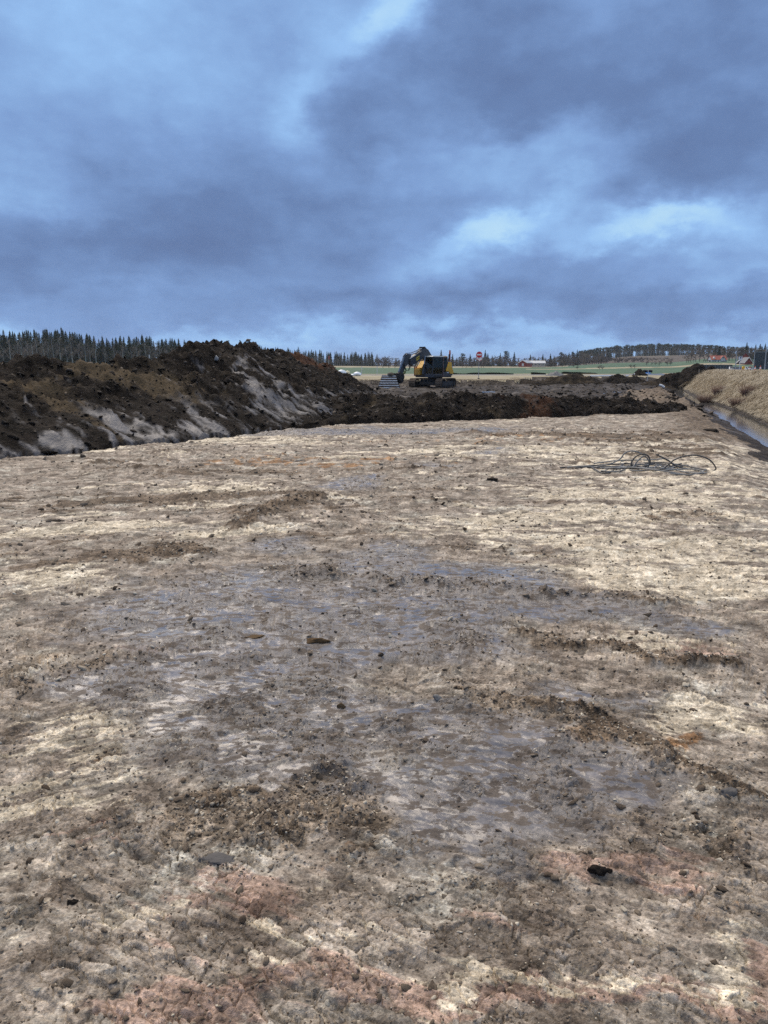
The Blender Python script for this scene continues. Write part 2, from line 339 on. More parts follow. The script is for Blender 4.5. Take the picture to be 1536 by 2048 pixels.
def pit(x, y):
    """fine relief and soil masks of the scraped clay floor"""
    r = np.hypot(x, y); far = sstep(5, 14, r)
    wx = x + 0.10*fbm(x/.35, y/.35, 3, 1) + 0.5*far*fbm(x/1.9, y/1.9, 2, 3)
    wy = y + 0.16*fbm(x/.35, y/.35, 3, 2) + 1.0*far*fbm(x/1.9, y/1.9, 2, 4)
    S = lambda L: sum(a*blob(wx, wy, px, py, rx, ry) for px, py, rx, ry, a in L)
    n1 = fbm(x/.22, y/.22, 4, 21); n2 = fbm(x/.9, y/.9, 4, 22); n3 = fbm(x/2.6, y/4.5, 3, 23)
    # drag coordinates of the bucket: arcs around the machine's stand, and straight pulls
    sa = np.arctan2(x-.6, y+.9)*6.0; ta = np.hypot(x-.6, y+.9)
    th = math.radians(-27); sb, tb = x*math.cos(th)+y*math.sin(th), -x*math.sin(th)+y*math.cos(th)
    pick = sstep(-.25, .25, n3 + 0.5*fbm(x/.6, y/.6, 2, 24) + (y < 2.7)*.25 - (x < -.3)*.2)
    s_, t_ = np.where(pick > .5, sb, sa), np.where(pick > .5, tb, ta)
    sf = fbm(sa/2.4+.3*n2, ta/.42, 4, 35)*sstep(3.5, 8, r)
    streak = fbm(s_/.9, t_/.05, 4, 31); streak2 = fbm(s_/.35, t_/.018, 3, 33)
    wet = S(WET); pale = S(PALE); pink = S(PINK); rust = S(RUST); rub = S(RUB); dark = S(DARK)
    lines = np.zeros_like(x)
    for L in RIDGES:
        d = dist_line(wx, wy, [ground_at(*p) for p in L]); lines = np.maximum(lines, np.exp(-(d/(.045+.009*r))**2))
    rub = sstep(.40, .95, rub*.66 + .42*n2 + .30*n1 + lines*1.05 + .02)
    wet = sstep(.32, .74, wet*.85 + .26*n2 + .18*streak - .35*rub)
    pale = sstep(.22, .82, pale*.80 + .55*sf + .30*n2 + .34*streak + .16*n1)*(1-.7*rub)
    pink = sstep(.24, .85, pink*.80 + .30*n3 + .22*streak)
    rust = sstep(.40, .95, rust*.7 + .40*n1 + .25*n2)
    dark = sstep(.30, .85, dark*.85 - .55*sf + .30*n2 + .22*n1 + .15*streak + .75*lines)
    # relief
    near = 1-far
    z = .035*n3 + .016*n2*(1-.5*wet) + .005*n1 + .006*streak*(1-rub) + .002*streak2
    base = .035*n3 + .016*n2*(1-.5*wet)
    ph = t_/.075 + 1.5*fbm(s_/.40, t_/.14, 3, 51); fid = np.floor(ph); fr_ = ph-fid; fl = np.minimum(1-fr_, fr_/.16)                # ledges along the pull
    lm = sstep(.0, .45, perlin(s_/.13, fid*5.17, 52) + .25*fbm(x/.6, y/.6, 2, 53))*(1-.7*rub)
    z = z + (.013*fl - .010*np.exp(-(np.minimum(fr_, 1-fr_)/.075)**2))*lm
    ph2 = s_/.060 + 1.5*fbm(s_/.14, t_/.10, 3, 55); fid2 = np.floor(ph2); fr2 = ph2-fid2; fl2 = np.minimum(1-fr2, fr2/.20)          # shear scales across the pull
    lm2 = sstep(-.05, .7, .8*perlin(t_/.17+.4*n1, fid2*3.71, 56) + .5*fbm(x/.45, y/.45, 2, 57) + .2*pink)*(1-.7*rub)
    z = z + (.010*fl2 - .009*np.exp(-(np.minimum(fr2, 1-fr2)/.09)**2))*lm2
    p1, v1, e1 = plates(s_/.085+.25*n1, t_/.045, 61); p2, v2, e2 = plates(x/.030, y/.030, 62); p3, v3, e3 = plates(s_/.34+.3*n1, t_/.17, 63)
    crumb = np.clip(rub + .30*sstep(.1, .6, n1+n2), 0, 1)
    pl_ = sstep(-.25, .30, fbm(x/.3, y/.3, 2, 58)+.25*pink); z = z + (p1*(.0015+.014*crumb) + .013*pl_)*sstep(0, .09, e1) + (p2*(.0015+.011*crumb) + .003*pl_)*sstep(0, .25, e2)*near
    z = z + far*(p3*(.010+.030*np.clip(rub+.5*dark, 0, 1))*sstep(0, .2, e3))
    z = z + lines*(.025+.006*np.minimum(r, 8))*(.7+.5*n1)
    z = z + far*dark*.035*(.6+.6*n2) + far*.02*fbm(x/.5, y/.25, 3, 71)
    for L in CLEATS:                                                                                   # prints of a crawler track
        (ax, ay), (bx, by) = ground_at(*L[0]), ground_at(*L[-1]); ux, uy = bx-ax, by-ay; ln = math.hypot(ux, uy); ux, uy = ux/ln, uy/ln
        al = (x-ax)*ux+(y-ay)*uy; ac = -(x-ax)*uy+(y-ay)*ux + .05*n2; q = al/.062 + .25*n1 + .12*np.sin(ac*14); q = q-np.floor(q)
        band = np.exp(-(ac/.17)**6)*sstep(-.1, .25, al)*sstep(ln+.1, ln-.25, al)*sstep(-.45, .25, n2+.4*n1)
        z = z*(1-.5*band) + .5*band*base + band*(.011*np.minimum(1-q, q/.2)-.012)
    cell = np.clip(.5 + .55*(v1-.5) + .45*(v2-.5)*crumb + .25*(fl-.5)*lm, 0, 1)
    # water film standing between the flakes
    lvl = base + .0050 - .018*(1-wet) + .006*n1
    wf = sstep(.62, .88, wet); film = sstep(-.0015, .003, lvl-z)*wf
    z = np.where(z < lvl, z + (lvl-z)*wf*.92, z)
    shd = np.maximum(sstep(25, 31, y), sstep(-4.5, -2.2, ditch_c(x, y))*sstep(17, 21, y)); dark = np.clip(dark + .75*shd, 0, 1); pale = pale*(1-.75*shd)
    fade = 1-sstep(27, 30, y)*(1-.8*sstep(-9, -5, ditch_c(x, y)))
    return z*fade, dict(wet=wet, film=film, pale=pale, pink=pink, rust=rust, rub=rub, dark=dark, streak=.5+.35*streak, cell=cell)
def mud(x, y):
    return .13*fbm(x/2.2, y/2.6, 4, 81) + .08*np.abs(fbm(x/.6, y/.6, 3, 83)) + .30*np.maximum(0, fbm(x/1.6, y/3.0, 3, 85))*sstep(28, 34, y)
def zone_of(x, y):
    """0 pit floor, 1 churned mud, 2 grass bank, 3 asphalt, 4 dry meadow, 5 green field, 6 woodland floor"""
    c = ditch_c(x, y); q = x/np.maximum(y, 1); nz = perlin(x*.05, y*.05, 91)
    z = np.full(x.shape, 4)
    z[(y > 160+6*nz) & (y < 410+60*perlin(q*30, y*0, 92))] = 5
    z[(y > 300) & (y < 560) & (q > .235)] = 5
    z[(y > 330) & (y < 352) & (q > .18)] = 4
    z[(y > 600) & ~((q > .20) & (y < 900))] = 6
    z[(y > 590) & (y < 850) & (q > .19)] = 6
    z[(y > 905)] = 6
    yc = 136 + .0009*x*x
    z[(np.abs(y-yc) < 5) & (c < 6)] = 3
    z[(c > 5.5) & (c < 13.5) & (y < 190)] = 3
    z[(x > 36) & (x < 64+.25*(y-140)) & (y > 131) & (y < 215) & (x > 36+.62*(y-131))] = 3
    low = y < y_edge(x)+.9
    z[low & (c < .9)] = 1
    z[(c >= .9+.25*perlin(x*.8, y*.8, 93)) & (c <= 5.5) & (y < 175)] = 2
    z[(c < -1.55+.5*perlin(x*.7, y*.7, 94)) & ((y < 29.5) | ((c > -7.0+1.2*perlin(x*.3, y*.3, 95)+.10*(y-30)) & (y < 66)))] = 0
    return z

def soil_material(name, pit_floor):
    m = bpy.data.materials.new(name); m.use_nodes = True; t = NT(m.node_tree)
    pos = t.n('ShaderNodeTexCoord').outputs['Object']
    A = t.attr('soil_a'); B = t.attr('soil_b')
    pale, pink, rust = t.sep(A.outputs['Color'])[:3]; wet = A.outputs['Alpha']
    rub, dark, strk = t.sep(B.outputs['Color'])[:3]; film = B.outputs['Alpha']
    nf = t.noise(pos, 55, 5, 0.65); ng = t.noise(pos, 240, 3, 0.6)
    F1 = t.ramp(t.noise(pos, 3.5, 13, 0.74), .35, .65, False); F2 = t.ramp(t.noise(t.v('ADD', pos, (31, 7, 3)), 6.5, 12, 0.76), .35, .65, False)
    F3 = t.ramp(t.noise(t.v('ADD', pos, (5, 47, 9)), 2.2, 12, 0.72), .36, .64, False)
    def grit(mask, f, k=.9, lo=.30, hi=.72): return t.ramp(t.m('ADD', mask, t.m('MULTIPLY', t.m('SUBTRACT', f, .5), k)), lo, hi)
    c = t.cramp(t.m('ADD', t.m('MULTIPLY', F1, .75), t.m('MULTIPLY', strk, .25)), [(.0, (.058, .047, .040)), (.30, (.145, .123, .106)), (.60, (.262, .231, .203)), (1.0, (.44, .402, .356))])
    c = t.mix(t.m('MULTIPLY', t.ramp(F3, .45, .75), .5), c, t.mix(F2, (.185, .175, .158), (.37, .352, .318)))        # greyer clay
    c = t.mix(t.m('MULTIPLY', grit(pink, F3, .7), .75), c, t.mix(F1, (.170, .114, .096), (.430, .312, .264)))
    c = t.mix(t.m('MULTIPLY', grit(rust, F2, .8), .8), c, t.mix(F1, (.120, .062, .028), (.370, .220, .112)))
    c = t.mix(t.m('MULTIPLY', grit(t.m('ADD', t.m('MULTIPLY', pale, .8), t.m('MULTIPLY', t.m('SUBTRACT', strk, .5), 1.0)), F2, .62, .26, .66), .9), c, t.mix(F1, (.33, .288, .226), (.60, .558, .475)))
    c = t.mix(t.m('MULTIPLY', t.ramp(F3, .80, .98), .6), c, (.55, .54, .49))                                       # chalky flecks
    c = t.mix(t.m('MULTIPLY', grit(rub, F2, .7), .75), c, t.mix(F1, (.070, .054, .042), (.265, .218, .172)))
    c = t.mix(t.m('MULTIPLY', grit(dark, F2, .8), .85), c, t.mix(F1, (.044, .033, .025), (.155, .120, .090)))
    g1 = t.ramp(t.noise(pos, 85, 5, .68), .40, .60, False); g2 = t.ramp(t.noise(t.v('ADD', pos, (9, 9, 3)), 30, 6, .70), .39, .61, False)
    gg = t.m('ADD', .53, t.m('ADD', t.m('MULTIPLY', g1, .72), t.m('MULTIPLY', g2, .62)))
    c = t.mix(1.0, c, t.combine(t.m('MULTIPLY', gg, 1.03), gg, t.m('MULTIPLY', gg, .945)), 'MULTIPLY')
    c = t.mix(t.m('MULTIPLY', t.ramp(ng, .62, .70), .6), c, (.52, .475, .40))
    cellf = t.attr('soil_c').outputs['Fac']
    gain = t.m('MULTIPLY', t.m('ADD', .34, t.m('MULTIPLY', cellf, 1.32)), t.m('ADD', .70, t.m('MULTIPLY', F2, .60)))
    c = t.mix(1.0, c, t.combine(gain, gain, gain), 'MULTIPLY')
    wt = t.m('MAXIMUM', t.m('MULTIPLY', wet, .80), t.m('MULTIPLY', film, .95))
    c = t.mix(t.m('MULTIPLY', wet, .55), c, t.mix(F1, (.110, .110, .118), (.300, .298, .305)))                   # grey wet clay with the sky's blue sheen mixed into its colour
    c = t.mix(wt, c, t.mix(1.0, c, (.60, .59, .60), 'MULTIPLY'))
    fleck = t.m('MULTIPLY', t.ramp(t.noise(t.v('MULTIPLY', pos, (.7, 1, 1)), 19, 7, .66), .50, .56), t.m('ADD', .26, t.m('MULTIPLY', wet, .44)))
    c = t.mix(fleck, c, t.mix(F1, (.052, .039, .030), (.150, .118, .090)))                                        # brown crumbs trodden into the clay
    film = t.m('MULTIPLY', film, t.m('SUBTRACT', 1.0, t.m('MULTIPLY', fleck, 1.1)), clamp=True); wet = t.m('MULTIPLY', wet, t.m('SUBTRACT', 1.0, fleck))
    wt = t.m('MULTIPLY', wt, t.m('SUBTRACT', 1.0, fleck))
    rough = t.m('SUBTRACT', .84, t.m('MULTIPLY', wet, .42))
    rough = t.m('SUBTRACT', rough, t.m('MULTIPLY', film, .26), clamp=True)
    rough = t.m('ADD', rough, t.m('MULTIPLY', t.m('SUBTRACT', nf, .5), .22), clamp=True)
    rough = t.m('MAXIMUM', rough, .18)
    b = t.n('ShaderNodeBsdfPrincipled'); t.put(b.inputs['Base Color'], c); t.put(b.inputs['Roughness'], rough)
    t.put(b.inputs['Specular IOR Level'], t.m('ADD', .07, t.m('MULTIPLY', wt, .45)))
    hgt = t.m('ADD', t.m('MULTIPLY', nf, 1.0), t.m('MULTIPLY', ng, .45))
    bp = t.n('ShaderNodeBump'); bp.inputs['Distance'].default_value = .012
    t.put(bp.inputs['Strength'], t.m('SUBTRACT', .80, t.m('MULTIPLY', film, .75)))
    t.put(bp.inputs['Height'], hgt); t.put(b.inputs['Normal'], bp.outputs[0])
    t.t.links.new(b.outputs[0], t.n('ShaderNodeOutputMaterial').inputs[0])
    return m
def noise_mat(name, stops, scale=1.0, stretch=(1, 1, 1), rough=.85, bump=.5, bdist=.05, bscale=8, fine=12, spec=.3, gloss=None):
    m = bpy.data.materials.new(name); m.use_nodes = True; t = NT(m.node_tree)
    pos = t.v('MULTIPLY', t.n('ShaderNodeTexCoord').outputs['Object'], stretch)
    f = t.m('ADD', t.m('MULTIPLY', t.noise(pos, scale, 6, .62), .62), t.m('MULTIPLY', t.noise(pos, scale*fine, 5, .6), .38))
    c = t.cramp(t.ramp(f, .30, .70, False), stops)
    b = t.n('ShaderNodeBsdfPrincipled'); t.put(b.inputs['Base Color'], c); b.inputs['Specular IOR Level'].default_value = spec
    if gloss: t.put(b.inputs['Roughness'], t.m('SUBTRACT', rough, t.m('MULTIPLY', t.ramp(t.noise(pos, gloss[0], 5, .6), .48, .62), gloss[1])))
    else: b.inputs['Roughness'].default_value = rough
    bp = t.n('ShaderNodeBump'); bp.inputs['Strength'].default_value = bump; bp.inputs['Distance'].default_value = bdist
    t.put(bp.inputs['Height'], t.noise(pos, bscale, 6, .65)); t.put(b.inputs['Normal'], bp.outputs[0])
    t.t.links.new(b.outputs[0], t.n('ShaderNodeOutputMaterial').inputs[0])
    return m
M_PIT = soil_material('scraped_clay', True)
M_MUD = noise_mat('churned_mud', [(0, (.010, .008, .007)), (.45, (.030, .024, .020)), (.75, (.075, .060, .048)), (1, (.22, .18, .14))], .8, rough=.72, bump=.9, bdist=.12, bscale=3.5, fine=7, gloss=(.8, .18), spec=.10)
M_GRASSG = noise_mat('dry_turf', [(0, (.12, .088, .055)), (.5, (.27, .215, .135)), (1, (.42, .36, .25))], .8, rough=.95, bump=.6, fine=9)
M_ROAD = noise_mat('wet_asphalt', [(0, (.040, .043, .048)), (1, (.080, .083, .090))], .4, rough=.42, bump=.15, bdist=.01, bscale=40, spec=.5)
M_MEADOW = noise_mat('dry_meadow_grass', [(0, (.13, .112, .068)), (.4, (.27, .235, .155)), (1, (.40, .36, .255))], .16, (1, .35, 1), .95, .5, .06, 5)
M_GREEN = noise_mat('winter_crop', [(0, (.040, .078, .046)), (.5, (.058, .110, .062)), (1, (.090, .140, .082))], .02, (1, .5, 1), .9, .4, .05, 4)
M_WOOD = noise_mat('woodland_litter', [(0, (.045, .036, .030)), (1, (.13, .105, .080))], .05, (1, 1, 1), .95, .5, .1, 2)
ZONES = {0: ('pit_floor', M_PIT, 'scraped bare clay floor with wet patches and clods', 'ground'), 1: ('churned_mud', M_MUD, 'dark churned mud between the pit and the ditch', 'ground'),
         2: ('grass_bank', M_GRASSG, 'bank of dry pale grass rising from the ditch', 'bank'), 3: ('road', M_ROAD, 'wet grey asphalt road crossing the plain', 'road'),
         4: ('dry_meadow', M_MEADOW, 'flat meadow of dry yellow grass behind the machine', 'meadow'), 5: ('green_field', M_GREEN, 'green crop field on the plain before the woods', 'field'),
         6: ('woodland_ground', M_WOOD, 'brown leaf covered ground under the far woods', 'ground')}
def sheet(name, X, Y, Z, zone, attrs):
    nr, nc = X.shape; V = np.stack([X, Y, Z], -1).reshape(-1, 3)
    i = np.arange(nr-1)[:, None]*nc + np.arange(nc-1)[None, :]
    F = np.stack([i, i+1, i+nc+1, i+nc], -1).reshape(-1, 4)
    zf = zone[:-1, :-1].reshape(-1)
    for k in np.unique(zf):
        f = F[zf == k]; ids = np.unique(f); mp = np.full(len(V), -1); mp[ids] = np.arange(len(ids))
        nm, mat, lab, cat = ZONES[int(k)]
        at = {a: v.reshape(-1, 4)[ids] for a, v in attrs.items()} if k == 0 and attrs else None
        me = np_mesh(nm, V[ids], mp[f], int(k) != 0, at)
        if k == 0 and name == 'far': nm, lab = 'muddy_shoulder', 'brown muddy shoulder with wheel tracks along the ditch'
        tag(link(nm, me, None, mat), lab, cat, kind='structure')
def relief(x, y, want=False):
    z = macro(x, y); zn = zone_of(x, y)
    p, mk = pit(x, y)
    k = 1-sstep(-2.2, -1.0, ditch_c(x, y))
    z = z + p*k
    c = ditch_c(x, y)
    mm = sstep(27.5, 31, y)*(1-sstep(-.8, .6, y-y_edge(x))) ; mm = np.where(y < 29, sstep(-2.4, -1.2, c), np.maximum(mm, 0))
    mm = mm*(1-sstep(.4, 1.0, c))*(1-.72*sstep(1.3, .5, np.abs(c)))
    z = z + mud(x, y)*mm*np.where(y < 29, .5, 1)
    z = z + np.where((c > .8) & (c < 5), .10*fbm(x/.7, y/.7, 3, 87)*sstep(.8, 1.6, c), 0)
    return (z, zn, mk) if want else z
HALF = math.radians(48); _q = math.radians(28.6)
TH = np.concatenate([np.linspace(-HALF, -_q, 62)[:-1], np.linspace(-_q, _q, 735), np.linspace(_q, HALF, 62)[1:]]); NC = len(TH)
rows = [0.9]
while rows[-1] < 30: rows.append(rows[-1]*(1.0023 if rows[-1] < 4.0 else 1.0072))
rows[-1] = 30.0
R = np.array(rows)[:, None]
X, Y = R*np.sin(TH)[None, :], R*np.cos(TH)[None, :]
Z, ZN, MK = relief(X, Y, True)
rows2 = [30.0]
while rows2[-1] < 3500: rows2.append(rows2[-1]*1.0135)
R2 = np.array(rows2)[:, None]; X2, Y2 = R2*np.sin(TH[::2])[None, :], R2*np.cos(TH[::2])[None, :]
Z2 = relief(X2, Y2); ZN2 = zone_of(X2, Y2)
Z[-1, ::2] = Z2[0]; Z[-1, 1::2] = .5*(Z2[0, :-1]+Z2[0, 1:]); X[-1, 1::2] = .5*(X[-1, :-1:2]+X[-1, 2::2]); Y[-1, 1::2] = .5*(Y[-1, :-1:2]+Y[-1, 2::2])
st = lambda *a: np.stack(a, -1)
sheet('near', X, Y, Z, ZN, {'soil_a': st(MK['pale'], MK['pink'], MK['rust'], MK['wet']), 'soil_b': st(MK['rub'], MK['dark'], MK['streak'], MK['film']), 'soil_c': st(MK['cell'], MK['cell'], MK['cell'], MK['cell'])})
_, MK = pit(X2, Y2)
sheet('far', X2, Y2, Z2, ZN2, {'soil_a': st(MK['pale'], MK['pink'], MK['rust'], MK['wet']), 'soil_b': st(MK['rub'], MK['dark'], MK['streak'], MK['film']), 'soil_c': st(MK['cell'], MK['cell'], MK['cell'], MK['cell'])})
# the same plain behind and beside the camera, coarse
ta = np.linspace(HALF, 2*math.pi-HALF, 121); rr = np.concatenate([[0.02], np.geomspace(.9, 3500, 60)])[:, None]
Xb, Yb = rr*np.sin(ta)[None, :], rr*np.cos(ta)[None, :]
i = np.arange(60)[:, None]*121 + np.arange(120)[None, :]
Fb = np.stack([i, i+1, i+122, i+121], -1).reshape(-1, 4)
n_b = len(Xb.ravel())
xf, yf = np.sin(np.linspace(-HALF, HALF, 40)), np.cos(np.linspace(-HALF, HALF, 40))
V = np.concatenate([np.stack([Xb, Yb, 0*Xb-.01], -1).reshape(-1, 3), np.stack([.92*xf, .92*yf, 0*xf-.004], -1), np.stack([.005*xf, .005*yf, 0*xf-.01], -1)])
j = np.arange(39)+n_b; Fb = np.concatenate([Fb, np.stack([j, j+1, j+41, j+40], -1)])
a = np.zeros((len(V), 4)); a[:, 0] = .4; a[:, 1] = .3; a[:, 3] = .25; b4 = np.zeros((len(V), 4)); b4[:, 0] = .4; b4[:, 2] = .5
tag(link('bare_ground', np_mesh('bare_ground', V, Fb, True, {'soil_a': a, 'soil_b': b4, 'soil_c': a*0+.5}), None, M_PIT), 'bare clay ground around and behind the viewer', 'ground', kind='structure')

# ------------------------------------------------------------------ water
def water_mat():
    m = bpy.data.materials.new('muddy_water'); m.use_nodes = True; t = NT(m.node_tree)
    pos = t.n('ShaderNodeTexCoord').outputs['Object']
    b = t.n('ShaderNodeBsdfPrincipled'); t.put(b.inputs['Base Color'], t.mix(t.noise(pos, 1.5, 4), (.075, .073, .072), (.15, .148, .145)))
    b.inputs['Roughness'].default_value = .06; b.inputs['IOR'].default_value = 1.33; b.inputs['Specular IOR Level'].default_value = .8
    bp = t.n('ShaderNodeBump'); bp.inputs['Strength'].default_value = .12; bp.inputs['Distance'].default_value = .02
    t.put(bp.inputs['Height'], t.noise(pos, 5, 3)); t.put(b.inputs['Normal'], bp.outputs[0])
    t.t.links.new(b.outputs[0], t.n('ShaderNodeOutputMaterial').inputs[0]); return m
M_WATER = water_mat()
ys = np.linspace(16, 96, 160); xs = 12.3+(ys-24.7)*.325
hw = 1.05 + 0*ys
zw = -.435 - .25*sstep(35, 62, ys)
V = np.concatenate([np.stack([xs-hw, ys, zw], -1), np.stack([xs+hw, ys, zw], -1)])
k = np.arange(159); tag(link('ditch_water', np_mesh('ditch_water', V, np.stack([k, k+160, k+161, k+1], -1), True), None, M_WATER), 'shallow muddy water lying along the ditch bottom', 'water', kind='structure')
for (px, py, wx_, wy_, lab) in [(1085, 781, 3.2, 2.6, 'pale puddle on the churned mud beyond the dark windrow'), (1150, 771, 3.6, 4.5, 'wide puddle in the mud before the small earth mound'), (1190, 790, 2.4, 1.6, 'narrow puddle in wheel ruts beside the windrow'),
                           (1035, 765, 1.6, 5.0, 'long puddle at the foot of the cut grass edge'), (1250, 786, 3.0, 1.6, 'puddle in the mud near the ditch shoulder'), (985, 786, 2.2, 1.6, 'small puddle right behind the windrow crest')]:
    g = ground_at(px, py, -.2); an = np.linspace(0, 2*math.pi, 29)[:-1]
    rr_ = 1+.35*fbm(np.cos(an)*1.3+px, np.sin(an)*1.3, 3, 103)
    V = [(0, 0, 0)] + [(wx_*.5*r_*math.cos(q), wy_*.5*r_*math.sin(q), 0) for q, r_ in zip(an, rr_)]
    zc = float(np.percentile(relief(g[0]+np.array([v[0] for v in V]), g[1]+np.array([v[1] for v in V])), 62))
    o = link('puddle', np_mesh('puddle', np.array(V), np.array([(0, 1+k, 1+(k+1) % 28) for k in range(28)]), True), None, M_WATER)
    o.location = (g[0], g[1], zc); tag(o, lab, 'puddle', kind='structure')
# ------------------------------------------------------------------ earth heaps
def heap_material():
    m = bpy.data.materials.new('heaped_soil'); m.use_nodes = True; t = NT(m.node_tree)
    pos = t.n('ShaderNodeTexCoord').outputs['Object']
    A = t.attr('heap'); clay, tan, rst = t.sep(A.outputs['Color'])[:3]; strk = A.outputs['Alpha']
    nf = t.noise(pos, 22, 5, .65); nm = t.noise(pos, 3.2, 6, .6); nl = t.noise(pos, .7, 4, .55)
    c = t.mix(t.ramp(t.noise(pos, 2.6, 11, .74), .34, .66), (.0035, .003, .0027), (.032, .0255, .021))
    c = t.mix(t.m('MULTIPLY', t.ramp(nl, .50, .72), .5), c, t.mix(nf, (.010, .008, .0065), (.046, .036, .028)))
    c = t.mix(t.m('MULTIPLY', tan, .75), c, t.mix(nf, (.065, .046, .028), (.180, .138, .085)))
    c = t.mix(t.m('MULTIPLY', rst, .8), c, t.mix(nf, (.045, .020, .012), (.125, .062, .036)))
    c = t.mix(t.m('MULTIPLY', t.ramp(nf, .66, .74), .5), c, (.20, .175, .145))
    cl = t.mix(t.ramp(t.m('ADD', t.m('MULTIPLY', strk, .72), t.m('MULTIPLY', t.noise(pos, 5, 10, .7), .4)), .3, .7), (.014, .0145, .017), (.088, .094, .114))
    c = t.mix(clay, c, t.mix(t.m('MULTIPLY', nm, .5), cl, (.10, .082, .068)))
    b = t.n('ShaderNodeBsdfPrincipled'); t.put(b.inputs['Base Color'], c)
    t.put(b.inputs['Roughness'], t.m('SUBTRACT', t.m('ADD', .70, t.m('MULTIPLY', nf, .25)), t.m('MULTIPLY', clay, .30)))
    t.put(b.inputs['Specular IOR Level'], t.m('ADD', .05, t.m('MULTIPLY', clay, .28)))
    bp = t.n('ShaderNodeBump'); bp.inputs['Distance'].default_value = .05
    t.put(bp.inputs['Strength'], t.m('SUBTRACT', .9, t.m('MULTIPLY', clay, .6)))
    t.put(bp.inputs['Height'], t.m('ADD', nf, t.m('MULTIPLY', t.noise(pos, 9, 5, .6), 1.5))); t.put(b.inputs['Normal'], bp.outputs[0])
    t.t.links.new(b.outputs[0], t.n('ShaderNodeOutputMaterial').inputs[0]); return m
M_HEAP = heap_material()
def dense(P, n):
    P = np.array(P, float); d = np.concatenate([[0], np.cumsum(np.hypot(*(P[1:, :2]-P[:-1, :2]).T))]); q = np.linspace(0, d[-1], n)
    return np.stack([np.interp(q, d, P[:, k]) for k in range(P.shape[1])], -1)
def near_poly(x, y, P):
    best = np.full(x.shape, 1e9); idx = np.zeros(x.shape, int)
    for k, p in enumerate(P):
        d = (x-p[0])**2+(y-p[1])**2; m = d < best; best[m] = d[m]; idx[m] = k
    return np.sqrt(best), idx
def inside(x, y, P):
    r = np.zeros(x.shape, bool); n = len(P)
    for k in range(n):
        (x1, y1), (x2, y2) = P[k][:2], P[(k+1) % n][:2]
        with np.errstate(divide='ignore', invalid='ignore'):
            r ^= ((y1 > y) != (y2 > y)) & (x < (x2-x1)*(y-y1)/(y2-y1+1e-12)+x1)
    return r
def lumps(x, y, amp=1.0):
    w1, v1 = worley(x/.42+.3*perlin(x/.3, y/.3, 7), y/.42, 111); w2, v2 = worley(x/.19, y/.19, 112)
    p1, q1, e1 = plates(x/.50+.3*perlin(x/.3, y/.3, 8), y/.50, 115); p2, q2, e2 = plates(x/.22, y/.22, 116)
    return amp*(.10*p1*sstep(0, .25, e1) + .055*p2*sstep(0, .25, e2) + .13*fbm(x/.9, y/.9, 4, 113) + .30*np.maximum(0, .60-w1)*(v1 > .4)*(.3+.7*v1)*.55 + .12*np.maximum(0, .6-w2)*(v2 > .35)*.6 + .035*fbm(x/.14, y/.14, 3, 114))
class Heap:
    def __init__(s, foot, crest, back=.62, amp=1.0, prof=.9): s.foot = dense(foot, 90); s.crest = dense(crest, 110); s.back = back; s.amp = amp; s.prof = prof
    def field(s, x, y):
        """height above z=0, and position on the front slope (0 foot .. 1 crest, >1 behind)"""
        xw = x+.25*fbm(x/1.2, y/1.2, 2, 121); yw = y+.25*fbm(x/1.2, y/1.2, 2, 122)
        df, kf = near_poly(xw, yw, s.foot); dc, kc = near_poly(xw, yw, s.crest); zc = s.crest[kc, 2]
        poly = [tuple(p[:2]) for p in s.foot] + [tuple(p[:2]) for p in s.crest[::-1]]
        front = inside(xw, yw, poly); t = df/(df+dc+1e-6)
        h = np.where(front, zc*t**s.prof, np.where(df < dc, -.15-.5*df, zc-s.back*dc-.02*dc*dc))
        t = np.where(front, t, np.where(df < dc, -.1, 1.2))
        return h, t
# left berm: foot from the photograph on the pit floor, crest at plausible spoil heights
foot = [ground_at(px, py) for px, py in [(-420, 975), (-200, 948), (0, 921), (200, 902), (400, 880), (560, 863), (650, 853), (700, 846)]] + [(-.6, 27), (-.3, 33), (-.2, 40), (-.3, 47)]
crest = [at_depth(px, py, d) for px, py, d in [(-420, 738, 14.8), (-200, 733, 16.5), (0, 724, 18.5), (80, 720, 19.2), (150, 724, 19.8), (210, 726, 20.3), (270, 724, 21), (320, 720, 21.8), (350, 704, 22.6), (380, 690, 23.4), (410, 684, 24.2), (450, 686, 25.8), (500, 694, 28.0),
                                               (530, 699, 29.6), (570, 711, 32.2), (610, 716, 35), (650, 730, 39), (690, 752, 43), (720, 770, 46), (745, 786, 48)]]
BERM = Heap(foot, crest)
def grid(x0, x1, y0, y1, nx, ny):
    a = np.linspace(0, 1, ny)[:, None]; xs_ = np.linspace(x0, x1, nx)[None, :]; ys_ = y0+(y1-y0)*a
    return np.broadcast_to(xs_, (ny, nx)).copy(), np.broadcast_to(ys_, (ny, nx)).copy()
